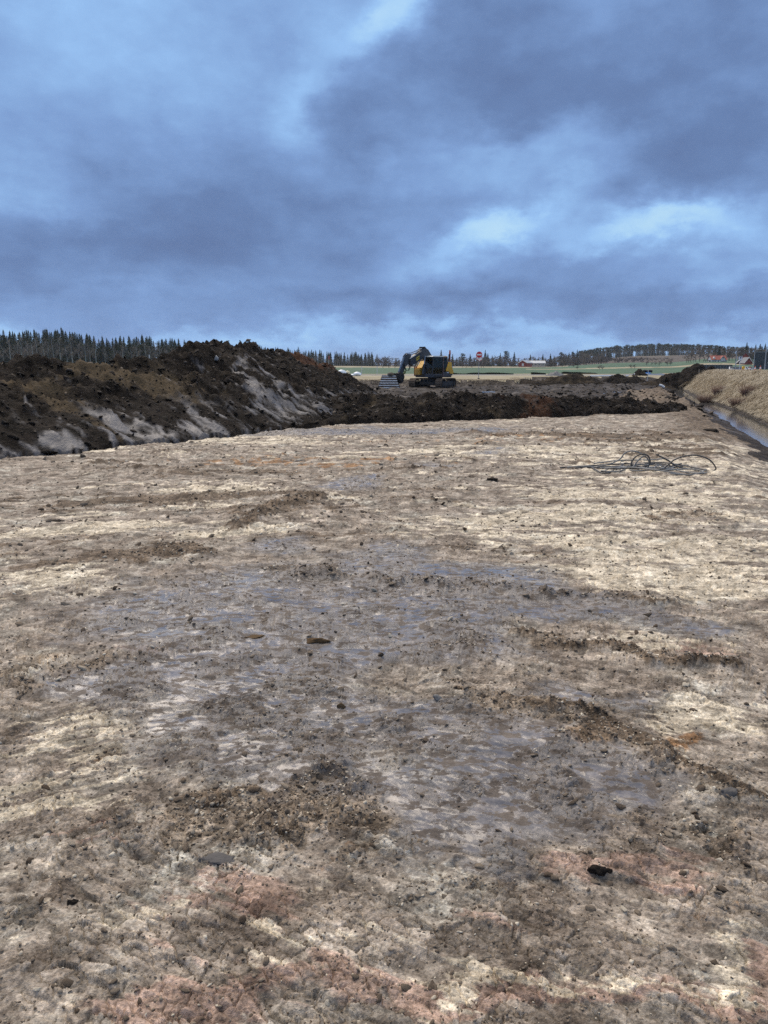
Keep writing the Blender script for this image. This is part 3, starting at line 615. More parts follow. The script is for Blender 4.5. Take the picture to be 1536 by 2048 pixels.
def berm_eval(x, y, full=False):
    h, t = BERM.field(x, y)
    u = (x*.50+y*.86); v = (x*.86-y*.5)                      # down-slope pulls of the bucket run obliquely
    st_ = fbm(u/.34 + .9*fbm(x/.8, y/.8, 3, 131), v/1.5, 5, 132, .62)
    q = x/np.maximum(y, 1)                                   # along the berm
    lim = np.interp(x/np.maximum(y, 1), [-.5, -.3, -.2, -.1, -.05], [.36, .46, .40, .34, .25]); low = sstep(lim+.07, lim-.07, t + .12*fbm(x/1.0, y/1.0, 3, 133) + .10*st_)
    mid = np.zeros_like(x)
    for (px, py, d, rx, ry) in [(500, 770, 22.5, .9, 1.9), (560, 800, 22.6, 1.0, 1.6), (530, 745, 25.5, .9, 1.7), (480, 755, 24, .5, 1.5), (600, 830, 22, .9, 1.0)]:
        g = at_depth(px, py, d); mid = mid + np.exp(-(((x-g[0])/rx)**2+((y-g[1])/ry)**2))
    mid = sstep(.55, .95, mid*.36 + .66*st_ + .40*fbm(x/.7, y/.7, 3, 134))
    clay = np.clip(np.maximum(low*sstep(1.25, .8, h)*sstep(-.06, .55, st_*.75+.55*fbm(x/1.5, y/1.5, 4, 135)+.16*sstep(.34, .10, t)), mid*.9), 0, 1)*(t < 1)*(t > -.05)
    low = low*sstep(1.25, .8, h); smooth = np.clip(np.maximum(low, mid*.8), 0, 1)
    z = h + lumps(x, y, .95)*(1-.85*smooth)*sstep(-.06, .10, t+.05) + .035*st_*smooth
    z = z + .22*np.maximum(0, fbm(x/1.5, y/1.5, 2, 136))*sstep(.8, 1.0, t)*sstep(1.25, 1.05, t+0*t)
    if not full: return z, t, clay
    tan = np.zeros_like(x)
    for (px, py, d, rx, ry, a) in [(100, 770, 17.6, .8, 1.0, 1), (135, 775, 16.9, .5, .6, 1), (215, 735, 19.5, .9, .7, 1), (290, 745, 20, 1.3, 1.0, 1), (360, 760, 20.5, 1.2, 1.4, .8), (30, 745, 17.5, .5, .4, .8), (160, 730, 19.2, .5, .5, .9), (230, 825, 16.4, .5, .4, .9), (180, 800, 16.4, .4, .4, .6), (430, 740, 22.6, .6, .7, .6)]:
        g = at_depth(px, py, d); tan = tan + a*np.exp(-(((x-g[0])/rx)**2+((y-g[1])/ry)**2))
    tan = .85*sstep(.50, 1.0, tan*.75 + .50*fbm(x/.5, y/.5, 4, 137))
    rst = np.zeros_like(x)
    for (px, py, d, rx, ry) in [(600, 740, 34, 1.0, 3.0), (640, 760, 38, .9, 3.0)]:
        g = at_depth(px, py, d); rst = rst + np.exp(-(((x-g[0])/rx)**2+((y-g[1])/ry)**2))
    rst = sstep(.3, .8, rst + .3*fbm(x/.7, y/.7, 3, 138))
    return z, t, st(clay, tan*(1-clay), rst*(1-clay), np.clip(.5+.55*st_, 0, 1))
# the berm's grid follows its length: rows are placed along a slanted strip
def strip_mesh(name, P0, P1, width_a, width_b, nx, ny, ev, thresh=-.35):
    a = np.linspace(0, 1, nx)[None, :]; b = np.linspace(-width_a, width_b, ny)[:, None]
    P0, P1 = np.array(P0, float), np.array(P1, float); d = P1-P0; n = np.array([-d[1], d[0]])/np.hypot(*d)
    x = P0[0]+a*d[0]+b*n[0]; y = P0[1]+a*d[1]+b*n[1]
    z, t, A = ev(x, y, True)
    V = np.stack([x, y, z], -1).reshape(-1, 3); i_ = np.arange(ny-1)[:, None]*nx+np.arange(nx-1)[None, :]
    F = np.stack([i_, i_+1, i_+nx+1, i_+nx], -1).reshape(-1, 4)
    keep = (V[F][:, :, 2] > thresh).any(1); F = F[keep]; ids = np.unique(F); mp = np.full(len(V), -1); mp[ids] = np.arange(len(ids))
    return np_mesh(name, V[ids], mp[F], True, {'heap': A.reshape(-1, 4)[ids]})
berm = link('spoil_heap', strip_mesh('spoil_heap', (-12.5, 10.0), (1.5, 47.5), 7.5, 8.0, 560, 230, berm_eval), None, M_HEAP)
tag(berm, 'long heap of dark earth with smeared pale clay at its foot', 'earth heap')
# the dark windrow across the pit
wf = [ground_at(px, py) for px, py in [(560, 861), (650, 855), (700, 851), (780, 847), (880, 843), (1000, 839), (1100, 835), (1200, 831), (1290, 827), (1365, 823)]]
wc = [at_depth(px, py, d) for px, py, d in [(560, 800, 24), (650, 792, 25), (700, 786, 25.5), (760, 786, 25.8), (820, 784, 26), (880, 786, 26.4), (940, 784, 26.8), (1000, 788, 27.2), (1070, 786, 27.8), (1120, 792, 28.3), (1180, 795, 29), (1260, 801, 30), (1320, 808, 31), (1365, 818, 31.5)]]
WIND = Heap(wf, wc, .34, .8, .62)
def wind_eval(x, y, full=False):
    h, t = WIND.field(x, y)
    z = h*(.86+.42*fbm(x/1.7, y/1.7, 3, 144)) + lumps(x+31, y+7, .85)*sstep(-.06, .10, t+.05)
    rst = sstep(.35, .8, np.exp(-(((x-5.2)/1.0)**2)) + .5*fbm(x/.7, y/.7, 3, 141) - .2)
    cl = .5*sstep(.45, .9, fbm(x/.5, y/.5, 3, 142)+.2*(t > .9))
    return (z, t, st(cl*.6, sstep(.5, .9, fbm(x/.8, y/.8, 3, 143))*.4, rst*.7, .4+0*x)) if full else (z, t, cl)
windrow = link('dark_windrow', strip_mesh('dark_windrow', (-4.5, 22.6), (12.5, 29.0), 4.2, 6.5, 380, 150, wind_eval, -.22), None, M_HEAP)
tag(windrow, 'low ridge of black peaty soil across the pit before the excavator', 'earth ridge')
# small separate mounds
def mound(name, c, wx, wy, hgt, label, seed, tan=.0, rz=0.0):
    n = 46; a = np.linspace(-1, 1, n); gx, gy = np.meshgrid(a, a); x, y = gx*wx*.62, gy*wy*.62
    r_ = np.sqrt((gx/.98)**2+(gy/.98)**2) + .16*fbm(gx*1.6+seed, gy*1.6, 3, 150+seed)
    z = hgt*np.maximum(1-r_, -.2)**1 * 1.05 + np.where(r_ < 1, .13*hgt*fbm(x/.5+seed, y/.5, 4, 151), 0) + .2*hgt*np.maximum(0, fbm(gx*2.2, gy*2.2, 2, 152+seed))*(r_ < .95)
    V = np.stack([x, y, z], -1).reshape(-1, 3); i_ = np.arange(n-1)[:, None]*n+np.arange(n-1)[None, :]
    F = np.stack([i_, i_+1, i_+n+1, i_+n], -1).reshape(-1, 4); F = F[(r_.reshape(-1)[F] < 1.12).any(1)]
    A = np.zeros((len(V), 4)); A[:, 1] = tan*np.clip(.5+fbm(x/.8+seed, y/.8, 3, 153).ravel(), 0, 1); A[:, 3] = .4
    o = link(name, np_mesh(name, V, F, True, {'heap': A}), None, M_HEAP); o.location = (c[0], c[1], c[2]); o.rotation_euler = (0, 0, rz)
    return tag(o, label, 'earth mound')
def on(px, depth, dz=0.0):
    p = at_depth(px, 735, depth); return np.array([p[0], depth, float(relief(np.array([p[0]]), np.array([depth]))[0])+dz])
mound('earth_mound', on(1140, 86, -.05), 6.6, 4.5, 1.05, 'brown earth mound rising from the mud right of the road sign', 1, .5)
mound('earth_mound', on(1045, 83, -.1), 4.0, 3.0, .5, 'low dark mound at the corner of the cut meadow edge', 2, .3)
mound('earth_mound', on(1182, 92, -.05), 3.2, 3.0, .75, 'small dark mound between two white pipes', 3)
mound('earth_mound', on(1237, 92, -.05), 4.2, 3.2, 1.05, 'rounded dark mound beside the bent white pipe', 4)
mound('earth_mound', on(1268, 96, -.05), 3.0, 2.6, .8, 'flat dark mound below the blue tarpaulin', 5)
mound('earth_mound', on(1347, 92, -.25), 6.8, 4.6, 2.0, 'tall black mound on the ditch bank', 6)
mound('earth_mound', on(1392, 86, -.25), 5.0, 4.0, 1.75, 'black mound with a thin stake beside the grass bank', 7)
mound('earth_mound', on(1423, 84, -.1), 1.7, 1.5, .7, 'little black mound at the end of the bank row', 8)
mound('earth_mound', on(1307, 80, -.1), 3.6, 4.0, .7, 'brown mound sloping down to the ditch water', 9, .4)
gp = mound('gravel_pile', on(1112, 122, -.03), 2.6, 2.2, .75, 'small grey gravel pile at the roadside', 10)
gp.data.materials[0] = noise_mat('grey_gravel', [(0, (.10, .10, .105)), (1, (.24, .235, .23))], 3, bump=.6); gp['category'] = 'gravel pile'

# ------------------------------------------------------------------ clods: lumps of clay and earth
def ico(sub, seed, flat=.75, jag=.22):
    bm = bmesh.new(); bmesh.ops.create_icosphere(bm, subdivisions=sub, radius=1.0)
    r_ = random.Random(seed); V = []
    off = [(Vector((r_.uniform(-1, 1), r_.uniform(-1, 1), r_.uniform(-.6, 1))).normalized(), r_.uniform(.42, .75)) for _ in range(9)]
    for v in bm.verts:
        k = 1+r_.uniform(-jag, jag)
        p = v.co*k
        for q, lim_ in off:                                      # broken facets
            e_ = p.dot(q)-lim_
            if e_ > 0: p = p-q*e_
        V.append((p.x*1.15, p.y*.9, p.z*flat))
    F = [[v.index for v in f.verts] for f in bm.faces]; bm.free()
    return np.array(V), np.array(F)
def octa(seed):
    r_ = random.Random(seed); V = np.array([(1,0,0),(-1,0,0),(0,1,0),(0,-1,0),(0,0,1),(0,0,-1)], float)*np.array([1.1, .9, .55])+np.array([[r_.uniform(-.35, .35) for _ in range(3)] for _ in range(6)])
    return V, np.array([(0,2,4),(2,1,4),(1,3,4),(3,0,4),(2,0,5),(1,2,5),(3,1,5),(0,3,5)])
TINY = [octa(k) for k in range(16)]
LOW = [ico(1, 100+k, .55, .3) for k in range(16)]
HIGH = [ico(2, 200+k, .60, .16) for k in range(12)]
def clod_material(name, lo, hi, pale, rough=.8):
    m = bpy.data.materials.new(name); m.use_nodes = True; t = NT(m.node_tree)
    pos = t.n('ShaderNodeTexCoord').outputs['Object']; inf = t.n('ShaderNodeObjectInfo').outputs['Random']
    at = t.attr('tint'); v = t.m('FRACT', t.m('ADD', at.outputs['Fac'], inf))
    n_ = t.noise(pos, 60, 4, .6)
    c = t.mix(v, lo, hi); c = t.mix(t.ramp(v, .80, .97), c, pale)
    c = t.mix(t.m('MULTIPLY', n_, .6), c, t.mix(1.0, c, (.55, .5, .46), 'MULTIPLY'))
    b = t.n('ShaderNodeBsdfPrincipled'); t.put(b.inputs['Base Color'], c); b.inputs['Roughness'].default_value = rough; b.inputs['Specular IOR Level'].default_value = .08
    bp = t.n('ShaderNodeBump'); bp.inputs['Strength'].default_value = .6; bp.inputs['Distance'].default_value = .01; t.put(bp.inputs['Height'], n_); t.put(b.inputs['Normal'], bp.outputs[0])
    t.t.links.new(b.outputs[0], t.n('ShaderNodeOutputMaterial').inputs[0]); return m
M_CLOD = clod_material('clay_crumb', (.105, .079, .058), (.38, .32, .25), (.66, .60, .49))
M_CLODD = clod_material('peat_crumb', (.008, .007, .006), (.045, .036, .030), (.15, .125, .10), .75)
def scatter_mesh(name, P, S, variants, rng):
    n = len(P); vi = rng.integers(0, len(variants), n); Vs, Fs, Ts, base = [], [], [], 0
    for k, (V0, F0) in enumerate(variants):
        ii = np.where(vi == k)[0]
        if not len(ii): continue
        a = rng.uniform(0, 2*math.pi, len(ii)); tl = rng.normal(0, .35, (len(ii), 2))
        ca, sa_ = np.cos(a)[:, None], np.sin(a)[:, None]
        v = V0[None]*S[ii][:, None, None]*rng.uniform(.75, 1.25, (len(ii), 1, 3))
        x = v[..., 0]*ca - v[..., 1]*sa_; y = v[..., 0]*sa_ + v[..., 1]*ca; z = v[..., 2] + x*tl[:, :1] + y*tl[:, 1:]
        vv = np.stack([x, y, z], -1)+P[ii][:, None, :]
        Vs.append(vv.reshape(-1, 3)); Fs.append((F0[None]+base+np.arange(len(ii))[:, None, None]*len(V0)).reshape(-1, 3))
        Ts.append(np.repeat(rng.uniform(0, 1, len(ii)), len(V0))); base += len(ii)*len(V0)
    V, F, T = np.concatenate(Vs), np.concatenate(Fs), np.concatenate(Ts)
    return np_mesh(name, V, F, False, {'tint': np.stack([T, T, T, T], -1)})
def clod_meshes(nm, mat, n=10):
    L = []
    for k in range(n):
        V0, F0 = HIGH[k % len(HIGH)]; me = np_mesh(nm, V0, F0, False); me.materials.append(mat); L.append(me)
    return L
def single_clods(meshes, P, S, parent, name='clod'):
    for p, s_ in zip(P, S):
        o = link(name, meshes[rnd.randrange(len(meshes))], parent); o.location = tuple(p)
        o.rotation_euler = (rnd.gauss(0, .35), rnd.gauss(0, .35), rnd.uniform(0, 6.28)); o.scale = (s_*rnd.uniform(.8, 1.3), s_*rnd.uniform(.7, 1.1), s_*rnd.uniform(.6, 1.0))
# on the pit floor
n = 130000; rr = np.exp(1.35**0*(math.log(1.35)+(math.log(22)-math.log(1.35))*RNG.random(n)**1.25)); aa = RNG.uniform(-.62, .62, n)
cx, cy = rr*np.sin(aa), rr*np.cos(aa)
cz, mk = pit(cx, cy); dens = .13 + .9*mk['rub'] + .35*mk['dark'] - .5*mk['film']
ht, _ = BERM.field(cx, cy)
keep = (RNG.uniform(0, 1, n) < dens*.75) & (ditch_c(cx, cy) < -3) & (ht < 0) & (cy < 22)
cx, cy, cz, rr = cx[keep], cy[keep], cz[keep], rr[keep]
sz = .0036*(RNG.pareto(2.9, len(cx))+1)*(rr/2)**.62; sz = np.minimum(sz, .009+.0036*rr)
P = np.stack([cx, cy, cz+sz*.18], -1)
PIT = bpy.data.objects['pit_floor']
ap = sz/np.hypot(rr, EYE); big = np.argsort(-ap)[:285]; rest = np.setdiff1d(np.arange(len(sz)), big)
single_clods(clod_meshes('clod', M_CLOD), P[big], sz[big]*1.05, PIT)
lowi = rest[np.argsort(-ap[rest])[:3500]]; tiny = np.setdiff1d(rest, lowi)
for nm_, ii_, vv_ in (('loose_crumbs', lowi, LOW), ('fine_grit', tiny, TINY)):
    o = link(nm_, scatter_mesh(nm_, P[ii_], sz[ii_], vv_, RNG), PIT, M_CLOD); o['kind'] = 'stuff'
# on the berm and the windrow
def heap_clods(ev, obj, x0, x1, y0, y1, n, nbig, dens_front=1.0):
    x, y = RNG.uniform(x0, x1, n), RNG.uniform(y0, y1, n); z, t, cl = ev(x, y)
    k = (z > .02) & (RNG.uniform(0, 1, n) < np.where(t > 1.1, .25, 1)*(1-.92*np.clip(cl*1.6, 0, 1)))
    x, y, z, t = x[k], y[k], z[k], t[k]; s_ = np.minimum(.026*(RNG.pareto(2.4, len(x))+1), .115)
    P = np.stack([x, y, z+s_*.1], -1); order = np.argsort(-s_/y*(t < 1.1)); b_, r_ = order[:nbig], order[nbig:]
    single_clods(clod_meshes('clod', M_CLODD), P[b_], s_[b_], obj)
    o = link('loose_lumps', scatter_mesh('loose_lumps', P[r_], s_[r_], LOW, RNG), obj, M_CLODD); o['kind'] = 'stuff'
heap_clods(berm_eval, berm, -12.5, 0, 11, 46, 13000, 260)
heap_clods(wind_eval, windrow, -3.5, 12, 22, 33, 9000, 220)
# lumps that stand out by themselves
def lump(name, px, py, w, h, depth, mat, label, cat='clod', seed=1, pieces=1):
    g = ground_at(px, py); z = float(relief(np.array([g[0]]), np.array([g[1]]))[0])
    V0, F0 = ico(3, 300+seed, 1.0, .10); nn = np.array([fbm(V0[:, 0]*1.7+seed, V0[:, 1]*1.7+V0[:, 2], 4, 160+seed)]).T
    V = V0*(1+.38*nn); V = V*np.array([w/2, depth/2, h*.55]); V[:, 2] = np.maximum(V[:, 2], -h*.25)
    if pieces > 1: 
        Vb = V*np.array([.42, .55, .62]) + np.array([w*.62, .1*depth, -.1*h]); F0 = np.concatenate([F0, F0+len(V)]); V = np.concatenate([V, Vb])
    T = np.full((len(V), 4), .3)
    o = link(name, np_mesh(name, V, F0, True, {'tint': T}), None, mat); o.location = (g[0], g[1], z+h*.08); o.rotation_euler = (0, 0, rnd.uniform(-.3, .3))
    return tag(o, label, cat)
M_GREYC = clod_material('grey_clay_lump', (.075, .072, .072), (.16, .155, .152), (.2, .2, .2), .6)
M_BRNC = clod_material('brown_turf', (.080, .052, .028), (.19, .135, .08), (.2, .15, .1), .9)
lump('peat_lump', 1196, 1752, .056, .036, .05, M_CLODD, 'black crumbly peat lump with a smaller piece beside it', seed=1, pieces=2)
lump('clay_slab', 445, 1728, .14, .026, .085, M_GREYC, 'flat dark grey clay slab lying among fine rubble', seed=2)
lump('stone', 148, 1802, .034, .026, .03, M_CLODD, 'small rounded black stone on crumbled brown clay', 'stone', 3)
lump('turf_piece', 630, 1283, .15, .035, .12, M_BRNC, 'brown rooty turf piece beside the wet film', 'turf', 4)
lump('clod', 683, 1418, .050, .036, .05, M_BRNC, 'round knobbly brown clod alone on wet clay', 'clod', 5)
lump('clod', 878, 1403, .05, .045, .05, M_GREYC, 'round grey clod before the curved row of crumbs', 'clod', 6)
lump('soil_patch', 512, 1279, .11, .016, .08, M_BRNC, 'thin dark soil patch pressed on the wet clay', 'soil', 7)
lump('clod', 985, 961, .20, .055, .18, M_CLODD, 'dark clod alone near the coil of cables', 'clod', 8)
lump('clod', 1452, 1606, .075, .055, .06, M_GREYC, 'largest grey clod at the end of the rubble row', 'clod', 9)
lump('clod', 1335, 867, .45, .11, .35, M_CLODD, 'black clod pair on pale clay near the ditch shoulder', 'clod', 10, 2)
lump('clod', 1425, 858, .55, .15, .4, M_CLODD, 'big black clod on the shoulder above the ditch', 'clod', 11)
lump('clod', 113, 1039, .16, .025, .14, M_CLODD, 'flat black clod on the palest clay', 'clod', 12)
# lumps strewn over the churned mud
n = 15000; y = np.exp(RNG.uniform(math.log(29), math.log(104), n)); x = RNG.uniform(-2, 34, n); k = (x/y < .52) & (ditch_c(x, y) < -.9) & (y < y_edge(x)-.2) & (fbm(x/2.5, y/3.5, 3, 191) > -.05)
x, y = x[k], y[k]; s_ = np.minimum(.05*(RNG.pareto(2.4, len(x))+1), .28)
o = link('loose_lumps', scatter_mesh('loose_lumps', np.stack([x, y, relief(x, y)], -1), s_, LOW, RNG), None, M_CLODD); tag(o, 'loose dark lumps strewn over the churned mud', 'soil lumps', kind='stuff')
# ------------------------------------------------------------------ excavator
EXC = np.array([4.78, 73.0]); EXZ = -.27; PHI = math.radians(50)
fw = np.array([-math.sin(PHI), -math.cos(PHI)]); lf = np.array([math.cos(PHI), -math.sin(PHI)])
ex = empty('excavator', (EXC[0], EXC[1], EXZ), math.atan2(fw[1], fw[0]))
tag(ex, 'yellow and dark grey crawler excavator parked with its boom lowered', 'excavator')
def side(px, py, l):
    """pixel -> (forward, height) on the machine's vertical plane at lateral offset l"""
    d = ray(px, py); t = (l + EXC[0]*lf[0] + EXC[1]*lf[1])/(d[0]*lf[0]+d[1]*lf[1])
    p = np.array([d[0]*t, d[1]*t]); return float((p-EXC)@fw), float(EYE+d[2]*t-EXZ)
def plate(pts, l0, l1, lref=None):
    """outline in pixels on plane lref, extruded from l0 to l1"""
    q = [side(px, py, l1 if lref is None else lref) for px, py in pts]
    return MB().prism([(u, l0, h) for u, h in q], [(u, l1, h) for u, h in q])
Y_ = simple('excavator_yellow', (.80, .45, .045), .42, 0, .06, 2.5, (.22, .15, .08), .3)
G_ = simple('excavator_dark_grey', (.050, .058, .070), .42, .1, .2, 2.0, (.12, .095, .07), .30)
K_ = simple('black_rubber', (.012, .012, .013), .6)
S_ = simple('steel_bright', (.45, .47, .50), .25, .9, .2, 5)
T_ = simple('muddy_track_steel', (.12, .088, .064), .75, .2, .3, 3.0, (.16, .115, .075), .7, .5)
U_ = simple('dark_chassis', (.016, .016, .017), .7, 0, .2, 3, (.08, .06, .045), .4)
BU = simple('worn_bucket_steel', (.075, .052, .040), .6, .4, .3, 4, (.13, .10, .075), .6, .4)
WR = simple('polished_wear_strip', (.85, .83, .80), .5, .1, .1, 6, (.3, .24, .19), .3)
def glass_mat():
    m = bpy.data.materials.new('tinted_glass'); m.use_nodes = True; t = NT(m.node_tree)
    g = t.n('ShaderNodeBsdfGlossy'); g.inputs['Roughness'].default_value = .03; g.inputs['Color'].default_value = (.40, .48, .48, 1)
    tr = t.n('ShaderNodeBsdfTransparent'); tr.inputs['Color'].default_value = (.55, .72, .66, 1)
    mx = t.n('ShaderNodeMixShader'); fr = t.n('ShaderNodeFresnel'); fr.inputs['IOR'].default_value = 1.5
    t.put(mx.inputs[0], t.m('ADD', fr.outputs[0], .02)); t.t.links.new(tr.outputs[0], mx.inputs[1]); t.t.links.new(g.outputs[0], mx.inputs[2])
    t.t.links.new(mx.outputs[0], t.n('ShaderNodeOutputMaterial').inputs[0]); return m
GL = glass_mat()
def disc(mb, c, axis, rad, th, n=20):
    c = np.array(c, float); a = np.array(axis, float); a /= np.linalg.norm(a); return mb.tube([c-a*th/2, c+a*th/2], rad, n)
# undercarriage turned towards the viewer
AT = math.radians(24); und = MB().box(-1.35, 1.35, -.85, .85, .30, .62).box(-.75, .75, -1.0, 1.0, .42, .78)
rz_u = math.atan2(-math.cos(AT), -math.sin(AT)) - ex.rotation_euler[2]
uo = und.build('undercarriage', U_, ex, .05); uo.rotation_euler = (0, 0, rz_u); uo.location = (.10, -.18, 0)
def loop_pts(n=64, L=3.25, r_=.45):
    P = []; per = 2*L+2*math.pi*r_
    for k in range(n):
        d = per*k/n
        if d < L: P.append((-L/2+d, 2*r_, 0))
        elif d < L+math.pi*r_: a = (d-L)/r_; P.append((L/2+r_*math.sin(a), r_+r_*math.cos(a), a))
        elif d < 2*L+math.pi*r_: P.append((L/2-(d-L-math.pi*r_), 0, math.pi))
        else: a = (d-2*L-math.pi*r_)/r_; P.append((-L/2-r_*math.sin(a), r_-r_*math.cos(a), math.pi+a))
    return P
for s in (-1, 1):
    y0, y1 = s*1.30-.31, s*1.30+.31
    tm = MB(); lp = loop_pts(48)
    for k, (x_, z_, a) in enumerate(lp):        # shoes with a raised grouser, one link overlapping the next
        c_, s2 = math.cos(a), -math.sin(a)
        def Q(dx, dz): return (x_+dx*c_-dz*-s2*-1 if False else x_+dx*c_+dz*math.sin(a), z_+dx*s2+dz*c_)
        prof = [(-.092, -.035), (.092, -.035), (.092, 0), (.055, .0), (.045, .045), (.015, .045), (.005, 0), (-.092, 0)]
        tm.prism([(Q(*p)[0], y0, Q(*p)[1]) for p in prof], [(Q(*p)[0], y1, Q(*p)[1]) for p in prof])
    tr = tm.build('track', T_, uo)
    fr = MB().box(-1.55, 1.55, s*1.30-.20, s*1.30+.20, .22, .66); fr.build('track_frame', U_, tr, .05)
    disc(MB(), (1.62, s*1.30, .45), (0, 1, 0), .37, .30, 24).build('idler', U_, tr)
    disc(MB(), (-1.62, s*1.30, .45), (0, 1, 0), .39, .28, 12).build('sprocket', U_, tr)
    disc(MB(), (-1.62, s*1.30, .45), (0, 1, 0), .22, .52, 16).build('drive_motor', U_, tr)
    for k in range(6): disc(MB(), (-1.15+k*.46, s*1.30, .15), (0, 1, 0), .11, .44, 14).build('roller', U_, tr)
    for k in (-.6, .6): disc(MB(), (k, s*1.30, .77), (0, 1, 0), .08, .34, 12).build('carrier_roller', U_, tr)
disc(MB(), (0, 0, .90), (0, 0, 1), .68, .26, 32).build('slew_ring', U_, ex)
# upper structure: short tail, rounded at the back
deck = []
for k in range(13):
    a = math.pi/2 + math.pi*k/12; deck.append((-.35+1.28*math.cos(a), 1.28*math.sin(a)))
deck = [(1.35, 1.28)] + deck + [(1.35, -1.28)]
MB().prism([(x_, y_, 1.02) for x_, y_ in deck], [(x_, y_, 1.24) for x_, y_ in deck]).build('deck', U_, ex, .03)
def arc_solid(r0, x_front, z0, z1, n=14, yl=1.27, taper=0.0):
    P = [(x_front, yl)] + [(-.52+r0*math.cos(math.pi/2+math.pi*k/n), r0*math.sin(math.pi/2+math.pi*k/n)) for k in range(n+1)] + [(x_front, -yl)]
    return MB().prism([(x_*(1), y_, z0) for x_, y_ in P], [(x_*(1-taper), y_*(1-taper), z1) for x_, y_ in P])
arc_solid(1.27, -.42, 1.22, 2.40, taper=.02).build('counterweight', G_, ex, .06, 3)
arc_solid(1.15, .15, 2.38, 2.52, yl=.6, taper=.06).build('engine_hood', G_, ex, .04, 3)
MB().box(-1.0, -.35, -.6, .5, 2.52, 2.64).build('hood_vent', K_, ex, .03)
MB().box(-.43, .35, -1.26, 1.0, 1.24, 2.30).build('engine_bay', G_, ex, .03)
plate([(892.2, 739.5), (898.4, 724.1), (903.9, 724.6), (904.4, 734.8), (907.6, 745.2), (906.5, 747.6), (900.3, 747.8), (898.4, 743.1), (892.4, 742.6)], 1.10, 1.30).build('side_panel', Y_, ex, .02)
plate([(886, 743.6), (897.6, 744.2), (899.6, 749), (905.5, 749), (904.5, 751), (886, 753.6)], .9, 1.29).build('side_skirt', G_, ex, .02)
plate([(893.8, 744.6), (897.8, 744.3), (897.8, 745.9), (893.8, 746.2)], 1.20, 1.312).build('reflector', simple('white_reflector', (.75, .76, .78), .4), ex)
for k in range(12):
    a = math.pi/2+.10+.07*k; r0 = 1.275
    if k in (2, 4, 6): MB().box(0, .02, -.26, .26, -.045, .045).build('tail_grille', WR if k == 4 else K_, ex).matrix_local = Matrix.Translation((-.52+1.28*math.cos(math.pi/2+.55), 1.28*math.sin(math.pi/2+.55), 1.35+.16*k)) @ Matrix.Rotation(math.pi/2+.55, 4, 'Z')
# cab
cab = MB()
c_out = [(864.3, 754.8), (865.2, 733), (866.6, 713.6), (895.4, 712.6), (892.6, 737), (887, 742.5), (886.5, 754.4)]
q = [side(px, py, 1.27) for px, py in c_out]
def lerp(p, c, f): return (p[0]+(c[0]-p[0])*f, p[1]+(c[1]-p[1])*f)
(uF, hB), (uT, hT), (uR, _) = q[0], q[2], q[3]
L1, L0 = 1.27, .28
hW = side(870, 747.5, 1.27)[1]
MB().prism([(u, L0, h) for u, h in [q[0], (uF, hW), (q[6][0], hW), q[6]]], [(u, L1, h) for u, h in [q[0], (uF, hW), (q[6][0], hW), q[6]]]).build('cab_base', G_, ex, .03)
co = MB()
def post(u0, h0, u1, h1, l, wdt=.075):
    co.prism([(u0-wdt/2, l-wdt/2, h0), (u0+wdt/2, l-wdt/2, h0), (u0+wdt/2, l+wdt/2, h0), (u0-wdt/2, l+wdt/2, h0)], [(u1-wdt/2, l-wdt/2, h1), (u1+wdt/2, l-wdt/2, h1), (u1+wdt/2, l+wdt/2, h1), (u1-wdt/2, l+wdt/2, h1)])
uD = side(886, 730, 1.27)[0]
for l in (L1-.04, L0+.04):
    post(uF-.05, hW, uT-.05, hT, l); post(uD, hW-.35, uD, hT, l, .10); post(uR+.12, hW+.1, uR+.06, hT, l, .09)
co.box(uR, uT, L0, L0+.07, hT-.08, hT); co.box(uR, uT, L1-.07, L1, hT-.08, hT); co.box(uT-.09, uT, L0, L1, hT-.08, hT); co.box(uR, uR+.09, L0, L1, hT-.08, hT); co.box(uR+.05, uR+.13, L0, L1, hB, hW+.3)
cab_o = co.build('cab_frame', G_, ex)
MB().prism([(uR-.02, L0-.02, hT), (uT+.06, L0-.02, hT), (uT+.06, L1+.02, hT), (uR-.02, L1+.02, hT)], [(uR+.08, L0+.08, hT+.10), (uT-.06, L0+.08, hT+.10), (uT-.06, L1-.08, hT+.10), (uR+.08, L1-.08, hT+.10)]).build('cab_roof', simple('pale_cab_roof', (.35, .40, .42), .4), ex, .03)
MB().box(uR, uR+.42, L0+.1, L1+.005, hT-.02, hT+.07).build('roof_trim', Y_, ex, .02)
MB().box(uD+.05, uF-.09, L1-.03, L1-.015, hW, hT-.08).build('door_glass', GL, ex)
MB().box(uR+.15, uD-.05, L1-.03, L1-.015, hW+.05, hT-.08).build('rear_side_glass', GL, ex)
MB().box(uF-.06, uF-.045, L0+.07, L1-.07, hW, hT-.08).build('windscreen', GL, ex)
MB().box(uR+.6, uR+1.05, .52, 1.0, hB, hB+.55).box(uR+.52, uR+.66, .52, 1.0, hB+.5, hB+1.15).build('seat', K_, ex, .05)
MB().box(uR+.67, uR+.80, .56, .98, hB+.55, hB+.95).build('green_block', simple('matt_green', (.06, .26, .07), .8), ex, .05)  # plain green block against the seat back
MB().tube([(uF-.25, .75, hB+.2), (uF-.35, .75, hB+.95)], .03).box(uF-.42, uF-.3, .6, .95, hB+.9, hB+.98).build('control_lever', K_, ex)
MB().tube([(uF+.03, L1+.05, hB+.1), (uF+.06, L1+.06, hB+.6), (uT+.03, L1+.05, hT-.1)], .018).build('handrail', K_, ex)
MB().tube([(uD, L1+.03, hB), (uD-.02, L1+.04, hT)], .022, 6).build('pillar_reflection_rail', simple('pink_pillar_reflection', (.30, .17, .14), .5), ex)  # pinkish reflection on the cab pillar, put into this rail's colour
